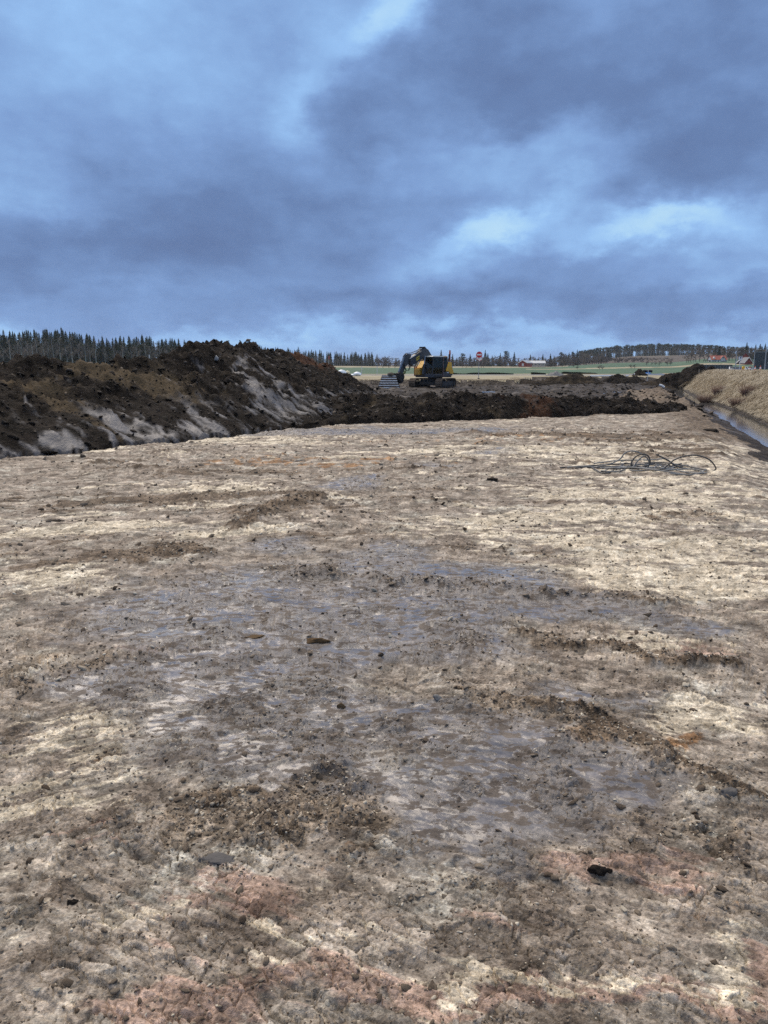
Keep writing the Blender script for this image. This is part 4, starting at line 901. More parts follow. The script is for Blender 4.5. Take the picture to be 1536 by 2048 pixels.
MB().box(uT, uT+.10, L1-.02, L1+.10, hT-.35, hT-.02).build('mirror', K_, ex, .02)
bx_ = side(898, 720, .95)[0]
MB().tube([(bx_, .95, 2.3), (bx_, .95, 3.12)], .055, 8).build('exhaust_mast', K_, ex)
MB().tube([(bx_-.12, .95, 2.5), (bx_-.12, .95, 3.05), (bx_-.1, .95, 3.2), (bx_-.1, .95, 3.5)], [.04, .05, .09, .06], 8).build('warning_beacon', simple('orange_red_beacon', (.55, .13, .07), .4), ex)
# boom, stick and bucket
BW = .20; L_B = -.12
boom = [(862.5, 755), (857.5, 742), (855.4, 731), (852, 722.5), (846.5, 718.6), (841, 719.2), (831, 725.5), (821, 731), (817.6, 727), (818.5, 718), (829, 709), (842, 698.4), (848, 696.2), (853.8, 699.2), (858.6, 707), (865.5, 719), (868.5, 733), (868, 755)]
plate(boom, L_B-BW, L_B+BW, L_B).build('boom', G_, ex, .025)
lg = plate([(832.4, 715.2), (839.2, 710.6), (838.6, 717.4), (833.2, 722)], L_B+BW-.01, L_B+BW+.012, L_B+BW).build('logo_plate', simple('logo_yellow', (.72, .52, .06), .5), ex)
for k in range(4):
    p0 = np.array([833.6+1.35*k, 717.8-.95*k]); m_ = plate([(p0[0], p0[1]-1.2), (p0[0]+.75, p0[1]-1.7), (p0[0]+.75, p0[1]+.6), (p0[0], p0[1]+1.1)], L_B+BW+.013, L_B+BW+.02, L_B+BW); m_.build('logo_letter', K_, lg)
stick = [(820.5, 708), (812.5, 707.5), (808, 713), (806.6, 722), (801.5, 734), (797.5, 743), (797.5, 749), (801, 750.5), (805, 744), (810, 733), (815.5, 727), (819.6, 722)]
plate(stick, L_B-.15, L_B+.15, L_B).build('stick', G_, ex, .02)
def cyl(p0, p1, l, r_body, r_rod, split=.6, name='cylinder', mat=None):
    a, b = side(*p0, l), side(*p1, l); A, B = np.array([a[0], l, a[1]]), np.array([b[0], l, b[1]]); C = A+(B-A)*split
    o = MB().tube([A, C], r_body, 12).build(name, mat or G_, ex, smooth=False); MB().tube([C, B], r_rod, 10).build('rod', S_, o)
cyl((843.5, 703), (819.5, 717.5), L_B+.30, .085, .05, .45, 'stick_cylinder')
cyl((848.5, 699), (822, 709.5), L_B, .085, .05, .55, 'stick_cylinder')
blu = simple('blue_grey_cylinder', (.12, .16, .22), .35, .3)
cyl((810.5, 709), (797.8, 744.5), L_B+.0, .10, .055, .98, 'bucket_cylinder', blu)
for l in (L_B-.32, L_B+.32): cyl((846.5, 748), (850.5, 712), l, .095, .055, .55, 'boom_cylinder')
for k, l in enumerate((-.16, -.06, .05, .14)):
    pp = [(866, 722), (858, 704), (849.5, 693.6+.7*k), (843, 694.4+.5*k), (834, 701), (822, 706), (812, 706.5), (806, 713)]
    MB().tube([(side(px, py, L_B+l)[0], L_B+l+.02*math.sin(3*i_+k), side(px, py, L_B+l)[1]) for i_, (px, py) in enumerate(pp)], .030, 6).build('hydraulic_hose', K_, ex)
for k in range(3):
    pp = [(819, 720), (820.5-k, 732), (818-k*1.2, 740.5), (813-k*1.5, 741), (810-k*.6, 734), (808, 726)]
    MB().tube([(side(px, py, L_B+.2)[0], L_B+.2+.04*k, side(px, py, L_B+.2)[1]) for px, py in pp], .028, 6).build('hydraulic_hose', K_, ex)
MB().box(side(845, 694, L_B)[0]-.25, side(843, 694, L_B)[0]+.15, L_B-.18, L_B+.18, side(845, 696.5, L_B)[1], side(845, 693.6, L_B)[1]).build('hose_bracket', K_, ex, .03)
plate([(808.5, 741.5), (812, 742.5), (809.8, 748.5), (807, 747)], L_B-.06, L_B+.06, L_B).build('link_rod', simple('green_yellow_hose_sleeve', (.34, .36, .10), .5), ex, .01)
plate([(794.2, 746.5), (799, 744), (805, 747), (806.5, 754), (803.6, 764), (800, 767), (796, 757)], L_B-.22, L_B+.22, L_B).build('quick_coupler', U_, ex, .03)
# tool box and tank on the far front corner
def boxy(u0, u1, l0, l1, h0, h1): return MB().box(u0, u1, l0, l1, h0, h1)
boxy(.55, 1.48, -1.27, -.50, 1.24, 1.86).build('tool_box', Y_, ex, .04)
MB().prism([(.50, -1.25, 1.86), (1.25, -1.25, 1.86), (.75, -1.25, 2.52), (.5, -1.25, 2.52)], [(.50, -.52, 1.86), (1.25, -.52, 1.86), (.75, -.52, 2.52), (.5, -.52, 2.52)]).build('stepped_tank', Y_, ex, .04)
boxy(1.47, 1.50, -1.12, -.66, 1.34, 1.70).build('box_lid', simple('lid_yellow', (.50, .27, .04), .5), ex, .008)
boxy(.45, 1.49, -1.30, -1.275, 1.14, 2.0).build('warning_stripe', simple('red_edge', (.38, .06, .04), .5), ex)
MB().tube([(1.45, -1.2, 1.86), (.85, -1.2, 2.60), (.3, -1.2, 2.66)], .022, 6).build('handrail', simple('cream_rail', (.62, .52, .30), .5), ex)
boxy(.6, 1.3, -.45, .22, 1.24, 1.75).build('boom_mount', U_, ex, .03)
# bucket: a wide ditching bucket turned with its back to the viewer (world aligned through a rotated child)
bk = empty('bucket', (0, 0, 0)); bk.parent = ex
bp_ = at_depth(778, 764, 70.6); loc = ex.matrix_basis.inverted() @ Vector((bp_[0], bp_[1], 0)); bk.location = (loc.x, loc.y, 0); bk.rotation_euler = (0, 0, -ex.rotation_euler[2]+math.radians(-4))
def bz(py): return at_depth(778, py, 70.3)[2]-EXZ
z_top, z_bot, z_lip = bz(750), bz(778), bz(783)
prof = [(.35, z_top+.02), (-.05, z_top), (-.22, z_top-.22), (-.38, (z_top+z_bot)/2), (-.48, z_bot+.12), (-.40, z_bot-.05), (-.20, z_lip)]
nprof = len(prof)
def bw(z): return .62+.42*(z_top-z)/(z_top-z_bot)                     # half width grows to the cutting edge
shell = MB()
outer = [[(-bw(z), y, z) for y, z in prof], [(bw(z), y, z) for y, z in prof]]; inner = [[(-bw(z)+.04, y+.05, z+.01) for y, z in prof], [(bw(z)-.04, y+.05, z+.01) for y, z in prof]]
V = outer[0]+outer[1]+inner[0]+inner[1]; F = []
for k in range(nprof-1):
    F += [(k, k+1, nprof+k+1, nprof+k), (2*nprof+k, 3*nprof+k, 3*nprof+k+1, 2*nprof+k+1)]
shell.add(V, F + [(0, nprof, 3*nprof, 2*nprof), (nprof-1, 3*nprof-1, 4*nprof-1, 2*nprof-1)]); shell.build('bucket_shell', BU, bk)
for s in (-1, 1):
    P = [(s*bw(z), y, z) for y, z in prof] + [(s*bw(z_bot)*.97, .35, z_bot+.1), (s*bw(z_top)*.97, .6, z_top-.1)]
    Q2 = [(x_-s*.035, y, z) for x_, y, z in P]; MB().prism(P, Q2).build('bucket_side', BU, bk)
for k in range(6):
    f = (k+.45)/6; z = z_top+(z_bot-z_top)*f; y = np.interp(-z, [-p[1] for p in prof], [p[0] for p in prof])
    MB().box(-bw(z)*.97, bw(z)*.97, y-.05, y+.02, z-.042, z+.042).build('wear_rib', WR, bk, .008)
MB().box(-bw(z_lip), bw(z_lip), -.26, -.12, z_lip-.02, z_lip+.05).build('cutting_edge', WR, bk, .01)
V0, F0 = ico(3, 55, .8, .05)
o = link('rotator_housing', np_mesh('rotator_housing', V0*np.array([.34, .34, .30]), F0, True), bk, simple('mud_caked', (.10, .085, .06), .9, 0, .3, 5, (.05, .04, .03), .6, .8)); o.location = (.15, -.05, z_top+.10)
MB().box(.05, .62, -.1, .25, z_top-.05, z_top+.16).build('bucket_bracket', U_, bk, .03)
# ------------------------------------------------------------------ cables lying on the clay
def smooth_path(P, n=10):
    P = [np.array(p, float) for p in P]; P = [2*P[0]-P[1]]+P+[2*P[-1]-P[-2]]; out = []
    for k in range(1, len(P)-2):
        for i_ in range(n):
            t = i_/n; a, b, c, d = P[k-1:k+3]
            out.append(.5*((2*b)+(-a+c)*t+(2*a-5*b+4*c-d)*t*t+(-a+3*b-3*c+d)*t**3))
    return out+[P[-2]]
cg = ground_at(1280, 945); ct = empty('cable_coil', (cg[0], cg[1], 0)); tag(ct, 'tangled coil of grey black cables lying on the pale clay', 'cable')
CB = [simple('cable_dark', (.050, .050, .050), .45, 0, .1, 30), simple('cable_grey', (.20, .205, .20), .5, 0, .2, 20, (.25, .2, .15), .4)]
STR = [([(1326,938),(1336,930),(1350,919),(1372,912),(1395,911),(1418,919),(1431,934),(1428,945),(1410,949),(1388,950)], 12.35, 0),
       ([(1192,934),(1222,927),(1240,918),(1250,906),(1264,902),(1280,906),(1294,916),(1299,926)], 12.6, 1),
       ([(1278,944),(1265,938),(1263,925),(1272,913),(1286,908),(1297,913),(1300,925),(1293,937),(1282,943)], 12.4, 0),
       ([(1134,938),(1170,939),(1215,938),(1262,942),(1310,949),(1350,952),(1385,951),(1412,946)], 0, 1),
       ([(1188,932),(1240,925),(1300,924),(1330,921),(1344,928),(1346,938),(1330,944),(1290,941),(1245,941)], 0, 1),
       ([(1312,909),(1335,920),(1352,932),(1378,940),(1412,945)], 12.5, 0),
       ([(1120,937),(1190,934),(1250,930),(1320,928),(1360,934),(1395,942),(1412,946)], 0, 0),
       ([(1200,940),(1270,936),(1330,940),(1370,947),(1402,951),(1412,948)], 0, 1),
       ([(1270,940),(1272,926),(1284,914),(1292,911)], 12.5, 1), ([(1150,940),(1200,936),(1260,934),(1310,930),(1340,934)], 0, 0),
       ([(1310,947),(1345,944),(1385,944),(1406,949),(1380,954),(1340,953)], 0, 1)]
for k in range(6):
    a0 = rnd.uniform(1180, 1260); STR.append(([(a0+i_*rnd.uniform(20, 32), 938+rnd.uniform(-9, 11)) for i_ in range(6)], 0, k % 2))
for pts, dep, mk_ in STR:
    P = []
    for px, py in pts:
        if dep: p = at_depth(px, py, dep); zmin = .015
        else: g = ground_at(px, py); p = np.array([g[0], g[1], 0])
        zg = float(pit(p[:1], p[1:2])[0][0])+.014
        P.append((p[0]-cg[0], p[1]-cg[1], max(p[2], zg) if dep else zg+rnd.uniform(0, .02)))
    MB().tube(smooth_path(P), .0120, 7).build('cable_strand', CB[mk_], ct, smooth=True)
# ------------------------------------------------------------------ trees
def leafmat(name, a, b_, scale=1.2, rough=.85):
    m = bpy.data.materials.new(name); m.use_nodes = True; t = NT(m.node_tree)
    pos = t.n('ShaderNodeTexCoord').outputs['Object']; inf = t.n('ShaderNodeObjectInfo').outputs['Random']
    c = t.mix(t.noise(pos, scale, 4, .6), a, b_); c = t.mix(t.m('MULTIPLY', inf, .6), c, t.mix(1.0, c, (.62, .70, .62), 'MULTIPLY'))
    b = t.n('ShaderNodeBsdfPrincipled'); t.put(b.inputs['Base Color'], c); b.inputs['Roughness'].default_value = rough; b.inputs['Specular IOR Level'].default_value = .2
    t.t.links.new(b.outputs[0], t.n('ShaderNodeOutputMaterial').inputs[0]); return m
M_NEEDLE = leafmat('spruce_needles', (.012, .026, .014), (.034, .058, .028)); M_PINE = leafmat('pine_needles', (.020, .034, .024), (.048, .068, .042))
M_BARK = leafmat('grey_bark', (.055, .048, .042), (.13, .115, .10), 3); M_BIRCH = leafmat('birch_bark', (.26, .25, .24), (.52, .50, .48), 4); M_TWIGB = leafmat('birch_twigs', (.085, .078, .075), (.15, .138, .132), .6)
M_TWIG = leafmat('bare_twigs', (.075, .064, .060), (.135, .118, .108), .6); M_TWIGP = leafmat('purple_brown_twigs', (.062, .048, .050), (.110, .088, .085), .6)
def spruce(seed, H=18.0, wide=1.0):
    r = random.Random(seed); V, F = [], []
    z = 1.0
    while z < H-.3:
        f = z/H; R_ = wide*1.45*(2.9*(1-f)**.85+.16)*r.uniform(.85, 1.1); nb = 9 if f < .7 else 6; a0 = r.uniform(0, 6.3)
        for k in range(nb):
            if r.random() < .10: continue
            a = a0+6.283*k/nb+r.uniform(-.25, .25); L = R_*r.uniform(.70, 1.12); dr = .30*L+.1; w_ = .26*L+.16; ca, sa_ = math.cos(a), math.sin(a)
            P = lambda d, s_, dz: (ca*d-sa_*s_, sa_*d+ca*s_, z+dz)
            b = len(V); V += [P(0, 0, .15), P(L*.45, w_, -dr*.35), P(L, 0, -dr+.12*L), P(L*.45, -w_, -dr*.35), P(L*.55, 0, -dr*.05), P(L*.35, 0, -dr*.35-.5), P(L*.75, 0, -dr*.6-.45)]
            F += [(b, b+1, b+4), (b+1, b+2, b+4), (b+2, b+3, b+4), (b+3, b, b+4), (b, b+5, b+4), (b+4, b+6, b+2)]
        z += r.uniform(.50, .78)*(1.1 if f < .6 else .8)
    b = len(V); V += [(.16, 0, H-1.0), (-.1, .14, H-1.0), (-.1, -.14, H-1.0), (0, 0, H+.5)]; F += [(b, b+1, b+3), (b+1, b+2, b+3), (b+2, b, b+3)]
    tr = MB().tube([(0, 0, -.4), (0, 0, H*.5), (0, 0, H*.96)], [.20, .12, .03], 6).mesh('trunk')
    return tr, np_mesh('crown', np.array(V), np.array(F))
def pine(seed, H=17.0):
    r = random.Random(seed); V, F = [], []
    for k in range(38):
        f = r.uniform(.50, 1.0); zc = H*f; rad = 3.0*math.sin(math.pi*min(1, (1.06-f)/.54))**.6; a = r.uniform(0, 6.3); d = rad*r.uniform(.2, 1.0)
        cx_, cy_ = d*math.cos(a), d*math.sin(a)
        for j in range(16):
            p = Vector((r.gauss(0, .75), r.gauss(0, .75), r.gauss(0, .45))); q1 = Vector((r.gauss(0, .6), r.gauss(0, .6), r.gauss(0, .42))); q2 = Vector((r.gauss(0, .6), r.gauss(0, .6), r.gauss(0, .42)))
            b = len(V); c0 = Vector((cx_, cy_, zc))+p; V += [tuple(c0), tuple(c0+q1), tuple(c0+q2)]; F.append((b, b+1, b+2))
    tr = MB().tube([(0, 0, -.4), (r.uniform(-.2, .2), 0, H*.5), (0, 0, H*.95)], [.20, .14, .05], 6).mesh('trunk')
    return tr, np_mesh('crown', np.array(V), np.array(F))
def bare(seed, H=15.0, spread=.55, birch=False, twig_r=.032):
    r = random.Random(seed); tw = []; limbs = MB()
    top = H*.86; trunk = [(r.gauss(0, .10)*k, r.gauss(0, .10)*k, top*k/5-(.4 if k == 0 else 0)) for k in range(6)]
    limbs.tube(trunk, [k_*(1.5 if birch else 1.2) for k_ in (.19, .16, .13, .10, .07, .03)], 6)
    def grow(p, d, L, depth):
        q = p+d*L
        tw.append((p, q, twig_r*(1.9 if depth == 2 else 1.25 if depth == 1 else .8)))
        if depth == 0: return
        for k in range(4 if depth > 1 else 5):
            nd = (d+Vector((r.gauss(0, .50), r.gauss(0, .50), r.gauss(.22, .33)))).normalized()
            grow(p+d*L*r.uniform(.35, 1.0), nd, L*r.uniform(.45, .72), depth-1)
    for k in range(20):
        f = r.uniform(.22 if not birch else .32, .98); i_ = min(int(f*5), 4); t = f*5-i_; a, b = Vector(trunk[i_]), Vector(trunk[i_+1]); p = a.lerp(b, t)
        an = r.uniform(0, 6.3); up = r.uniform(.5, 1.3); d = Vector((math.cos(an)*spread*1.6, math.sin(an)*spread*1.6, up)).normalized()
        grow(p, d, H*(.30-.17*f)*r.uniform(.75, 1.2)*(1 if not birch else .8), 2)
    V, F = [], []
    for p, q, rad in tw:
        d = (q-p).normalized(); a = d.orthogonal().normalized(); b2 = d.cross(a); b = len(V)
        for k in range(3): V.append(tuple(p+rad*(math.cos(2.094*k)*a+math.sin(2.094*k)*b2)))
        V.append(tuple(q)); F += [(b, b+1, b+3), (b+1, b+2, b+3), (b+2, b, b+3)]
    return limbs.mesh('trunk'), np_mesh('crown', np.array(V), np.array(F))
def proto(kind, pair, mt, mc, H):
    pair[0].materials.append(mt); pair[1].materials.append(mc); return (kind, pair[0], pair[1], H)
SPR = [proto('spruce_tree', spruce(k, 18, .8+.12*(k % 4)), M_BARK, M_NEEDLE, 18.2) for k in range(6)]
PIN = [proto('pine_tree', pine(20+k), M_BARK, M_PINE, 17.6) for k in range(5)]
BIR = [proto('bare_birch', bare(40+k, 15, .45, True, .06), M_BIRCH, M_TWIGB, 15.5) for k in range(5)]
DEC = [proto('bare_tree', bare(60+k, 12, .85, False, .085), M_BARK, M_TWIG, 12.8) for k in range(5)]
BRU = [proto('bare_tree', bare(80+k, 7, 1.1, False, .080), M_BARK, M_TWIGP, 7.5) for k in range(4)]
def plant(P_, px, depth, ytop, label, group, wide=1.0, cat='tree'):
    x = at_depth(px, 735, depth)[0]; zb = float(macro(np.array([x]), np.array([float(depth)]))[0])
    h = at_depth(px, ytop, depth)[2]-zb; s_ = max(h, 2.0)/P_[3]
    root = empty(P_[0], (x, depth, zb-.05), rnd.uniform(0, 6.28)); root.scale = (s_*wide, s_*wide, s_)
    link('trunk', P_[1], root); link('crown', P_[2], root)
    return tag(root, label, cat, group)
prof_s = ([-120, 0, 60, 130, 190, 240, 290, 360, 480, 560, 640, 700, 757], [664, 664, 660, 657, 671, 674, 671, 679, 690, 696, 701, 704, 704])
dep_s = ([-120, 360, 500, 640, 700, 760], [318, 345, 430, 560, 680, 700])
def where(px, what, row=0):
    s_ = ('front row', 'second row', 'rear row')[row]
    if px < 90: return what+', '+s_+', behind the low end of the heap'
    if px < 230: return what+', '+s_+', behind the heap left of the white peg'
    if px < 360: return what+', '+s_+', between the white peg and the heap summit'
    if px < 520: return what+', '+s_+', hidden behind the heap summit'
    if px < 650: return what+', '+s_+', above the long flank of the heap'
    return what+', '+s_+', above the wrapped bales on the meadow'
L_s = 'dark spruce in the forest edge rising behind the earth heap'; g_s = 'spruces of the forest edge'
px = -110.0
while px < 752:
    for row in range(3 if px < 400 else 2):
        d = np.interp(px, *dep_s)*(1+.05*row)+rnd.uniform(-6, 6)
        if rnd.random() < .88: plant(rnd.choice(SPR), px+rnd.uniform(-3, 3), d, np.interp(px, *prof_s)+rnd.choice((rnd.uniform(-4, 5), rnd.uniform(-6, 14)))*(.6 if px > 600 else 1)+row*1.0, where(px, 'dark spruce in the forest edge', row), g_s)
    px += rnd.uniform(6.5, 10.5)*(1 if px < 380 else .75)
L_b = 'pale grey bare birch standing before the dark spruces'; g_b = 'bare birches along the forest edge'
px = -100.0
while px < 760:
    d = np.interp(px, *dep_s)*.965+rnd.uniform(-8, 4)
    yt = np.interp(px, *prof_s)+rnd.uniform(2, 18)*(1 if px < 400 else .5)+(6 if px > 640 else 0)
    plant(rnd.choice(BIR), px, d, yt, where(px, 'pale bare birch before the spruces'), g_b, .9)
    px += rnd.uniform(8, 20) if px < 380 else rnd.uniform(3.5, 7)
# mixed scrub in the middle distance
prof_m = ([755, 800, 860, 930, 1000, 1060, 1110, 1160, 1200], [712, 711, 710, 711, 709, 712, 708, 702, 706])
L_m = 'grey brown bare tree in the scrub belt behind the fields'; g_m = 'bare trees of the scrub belt'
px = 752.0
while px < 1215:
    d = rnd.uniform(560, 640); yt = np.interp(px, *prof_m)+rnd.uniform(-2.5, 7)
    plant(rnd.choice(DEC if rnd.random() < .6 else BRU), px, d, yt, 'grey brown bare tree in the scrub belt '+('left of the excavator cab' if px < 860 else 'between the excavator and the road sign' if px < 958 else 'between the road sign and the red barn' if px < 1040 else 'behind the long shed' if px < 1095 else 'right of the long shed'), g_m, rnd.uniform(1.0, 1.4)); px += rnd.uniform(2.6, 5.0)
for px, yt in [(846, 700), (882, 698), (970, 699), (975, 706), (1012, 702), (1028, 703), (1100, 706), (1122, 704), (1153, 698), (925, 706), (905, 707), (1060, 708), (1118, 712), (1085, 707), (1146, 704), (940, 707), (1000, 705)]:
    plant(rnd.choice(SPR if rnd.random() < .6 else PIN), px, rnd.uniform(600, 650), yt, 'dark conifer standing out above the bare scrub belt', 'conifers in the scrub belt', 1.1)
for px, d, yt in [(925, 470, 722), (932, 460, 724), (944, 455, 721), (962, 440, 720), (967, 445, 723), (1004, 480, 724), (1010, 490, 726), (1022, 470, 723), (1065, 470, 725), (1100, 480, 724), (1110, 440, 722), (1124, 420, 721), (1138, 400, 722), (1147, 380, 724), (1155, 330, 729), (778, 420, 718), (766, 410, 720), (790, 430, 719), (806, 440, 720), (822, 450, 720)]:
    plant(rnd.choice(BRU), px, d, yt, 'dark leafless shrub at the field edge near the red barn', 'shrubs at the field edge', 1.3, 'shrub')
# pine wood on the hill
prof_h = ([1150, 1175, 1210, 1260, 1330, 1400, 1450, 1500, 1560], [704, 699, 693, 689, 687, 689, 692, 694, 692])
px = 1160.0
while px < 1500:
    for row in range(2):
        plant(rnd.choice(PIN if rnd.random() < .75 else SPR), px+rnd.uniform(-2, 2), 930+row*25+rnd.uniform(-8, 8), np.interp(px, *prof_h)+rnd.uniform(-1.2, 2.5), ('front' if row == 0 else 'rear')+' row pine on the hill crest '+('at its thin left end' if px < 1230 else 'above the lone field bushes' if px < 1340 else 'above the farmhouse trees'), 'pines on the hill crest', 1.15)
    px += rnd.uniform(4.2, 6.2)
px = 1162.0
while px < 1470:
    plant(rnd.choice(BIR), px, 905+rnd.uniform(-8, 8), np.interp(px, *prof_h)+rnd.uniform(3.5, 9), 'slim grey birch at the foot of the hill pines '+('at their thin left end' if px < 1230 else 'above the lone field bushes' if px < 1340 else 'behind the farmhouse trees'), 'birches below the hill pines', .8); px += rnd.uniform(3.4, 6.5)
px = 1150.0
while px < 1345:
    plant(rnd.choice(BRU), px, rnd.uniform(600, 720), 712.5+rnd.uniform(-1.5, 6)+max(0, (px-1290)*.06), 'purple brown leafless brush on the lower hillside', 'brush on the hillside', 1.5, 'shrub'); px += rnd.uniform(1.5, 2.6)
for px, d, yt in [(1199, 300, 733), (1205, 300, 734), (1262, 330, 727), (1269, 330, 726.5), (1293, 380, 720), (1303, 390, 722), (1318, 380, 719), (1334, 380, 718), (1341, 385, 720), (1310, 385, 721)]:
    plant(rnd.choice(BRU), px, d, yt, 'round leafless bush alone in the green field', 'bushes in the green field', 1.5, 'shrub')
# tall bare trees round the farm on the right
for px, d, yt in [(1372, 430, 703), (1381, 420, 697), (1390, 430, 692), (1398, 425, 689), (1407, 435, 691), (1415, 430, 694), (1424, 470, 696), (1432, 480, 694), (1440, 480, 696), (1447, 460, 700), (1376, 410, 712), (1386, 412, 714), (1456, 420, 697), (1463, 430, 694)]:
    plant(rnd.choice(DEC), px, d, yt, 'tall dark leafless tree clumped beside the white farmhouse', 'trees by the farmhouse', 1.25)
px = 1452.0
while px < 1620:
    plant(rnd.choice(DEC), px, rnd.uniform(410, 460), 692+rnd.uniform(-3, 8), ('bare tree between the farmhouse and the red barn' if px < 1480 else 'bare tree rising right above the red barn roof' if px < 1506 else 'bare tree showing over the dark hall roof'), 'bare trees behind the barn', 1.2); px += rnd.uniform(4, 7)
for px, yt in [(1490, 684), (1482, 692), (1508, 688), (1517, 687), (1527, 686), (1536, 684), (1548, 684), (1560, 686), (1500, 692), (1521, 692), (1445, 692), (1436, 690), (1428, 690)]:
    plant(rnd.choice(SPR), px, rnd.uniform(470, 500), yt, 'dark spruce top above the red barn and hall', 'spruces behind the barn', 1.3)
# the depth of the woods behind the first rows, one mass
def mass(name, spots, label):
    Vs, Fs, base = [], [], 0
    for pr, x, y, h in spots:
        me = pr[2]; n_ = len(me.vertices); co = np.empty(n_*3); me.vertices.foreach_get('co', co); co = co.reshape(-1, 3)
        fi = np.empty(len(me.loops), int); me.loops.foreach_get('vertex_index', fi); fi = fi.reshape(-1, 3)
        pick_ = RNG.random(len(fi)) < .45; fi = fi[pick_]
        a = rnd.uniform(0, 6.3); s_ = h/pr[3]; zb = float(macro(np.array([x]), np.array([float(y)]))[0])
        v = np.stack([(co[:, 0]*math.cos(a)-co[:, 1]*math.sin(a))*s_*1.35+x, (co[:, 0]*math.sin(a)+co[:, 1]*math.cos(a))*s_*1.35+y, co[:, 2]*s_+zb], -1)
        Vs.append(v); Fs.append(fi+base); base += n_
    return tag(link(name, np_mesh(name, np.concatenate(Vs), np.concatenate(Fs)), None, M_NEEDLE), label, 'forest', kind='stuff')
sp = []
for k in range(150):
    px = rnd.uniform(-150, 757); d = np.interp(px, *dep_s)*rnd.uniform(1.08, 1.25); h = at_depth(px, np.interp(px, *prof_s)+rnd.uniform(0, 6), d)[2]-2.2; sp.append((rnd.choice(SPR), at_depth(px, 735, d)[0], d, h))
for k in range(110):
    px = rnd.uniform(755, 1220); d = rnd.uniform(680, 780); h = at_depth(px, np.interp(px, *prof_m)+rnd.uniform(1, 6), d)[2]-3; sp.append((rnd.choice(SPR), at_depth(px, 735, d)[0], d, h))
for k in range(80):
    px = rnd.uniform(1165, 1600); d = rnd.uniform(985, 1060); h = at_depth(px, np.interp(px, *prof_h)+rnd.uniform(.5, 3), d)[2]-float(macro(np.array([at_depth(px, 735, d)[0]]), np.array([d]))[0]); sp.append((rnd.choice(SPR), at_depth(px, 735, d)[0], d, max(h, 6)))
mass('distant_forest', sp, 'dense dark forest filling the depth behind the first trees')
# ------------------------------------------------------------------ buildings and small things of the middle distance
RED = simple('falu_red_boards', (.24, .040, .030), .85, 0, .2, 1.5); WHT = simple('white_boards', (.62, .62, .61), .6, 0, .05, 1.0); TILE = simple('red_roof_tiles', (.30, .080, .055), .75, 0, .2, 1.2)
GRYR = simple('grey_sheet_roof', (.40, .43, .47), .45, .2, .15, .6); DKR = simple('weathered_grey_roof', (.17, .18, .20), .7, 0, .2, .6); DHALL = simple('dark_hall_cladding', (.030, .038, .050), .55, .1, .15, .5); WIN = simple('dark_window_glass', (.02, .025, .035), .15)
def gz(x, y): return float(macro(np.array([float(x)]), np.array([float(y)]))[0])
def X_(px, d): return float(at_depth(px, 735, d)[0])
def gabled(name, cx, cy, zb, L, Wd, eave, ridge, rz, wall, roof, label, over=.35, trim=None, cat='building'):
    """ridge along local x"""
    e = empty(name, (cx, cy, zb), rz); tag(e, label, cat); a, b = L/2, Wd/2
    MB().add([(-a,-b,-.5),(a,-b,-.5),(a,b,-.5),(-a,b,-.5),(-a,-b,eave),(a,-b,eave),(a,b,eave),(-a,b,eave),(-a,0,ridge),(a,0,ridge)],
             [(0,1,5,4),(2,3,7,6),(1,2,6,9,5),(3,0,4,8,7),(3,2,1,0)]).build('wall', wall, e)
    sl = (ridge-eave)/b
    for s in (-1, 1):
        y0, z0 = s*(b+over), eave-sl*over; q = .16
        MB().prism([(-a-over, y0, z0), (a+over, y0, z0), (a+over, 0, ridge), (-a-over, 0, ridge)], [(-a-over, y0, z0+q), (a+over, y0, z0+q), (a+over, 0, ridge+q), (-a-over, 0, ridge+q)]).build('roof', roof, e)
        if trim:
            for ex_ in (-a-over-.05, a+over+.05): MB().tube([(ex_, y0, z0+.05), (ex_, 0, ridge+.08)], .14, 4).build('bargeboard', trim, e)
    return e
def window(e, x, y, z, w_, h, axis='y', frame=WHT):
    t = .06; d = (w_/2, t, h/2) if axis == 'y' else (t, w_/2, h/2)
    f = MB().box(x-d[0], x+d[0], y-d[1], y+d[1], z-d[2], z+d[2]).build('window', frame, e)
    k = .82; t2 = .08; d2 = (w_/2*k, t2, h/2*k) if axis == 'y' else (t2, w_/2*k, h/2*k)
    MB().box(x-d2[0], x+d2[0], y-d2[1], y+d2[1], z-d2[2], z+d2[2]).build('pane', WIN, f)
# red barn and long shed beyond the green field
d = 440; z = at_depth(1051, 732, d)[2]
e = gabled('red_barn', X_(1050.5, d), d, z, 7.5, 5.0, 1.7, 3.0, math.radians(58), RED, GRYR, 'small red wooden barn with a light grey roof by the field', .3, WHT)
MB().box(-3.80, -3.70, -.6, .6, 0, 1.4).build('door', WHT, e); window(e, 1.2, -2.52, 1.0, .8, .7)
d = 450; z = at_depth(1075, 732, d)[2]
e = gabled('long_shed', X_(1074.5, d), d+2, z, 9.0, 5.5, 1.6, 2.9, 0, simple('pale_shed_wall', (.42, .37, .31), .8), GRYR, 'long low shed with a bright metal roof beside the red barn', .25)
for k in range(4): window(e, -3.2+2.1*k, -2.77, .9, 1.0, .6)
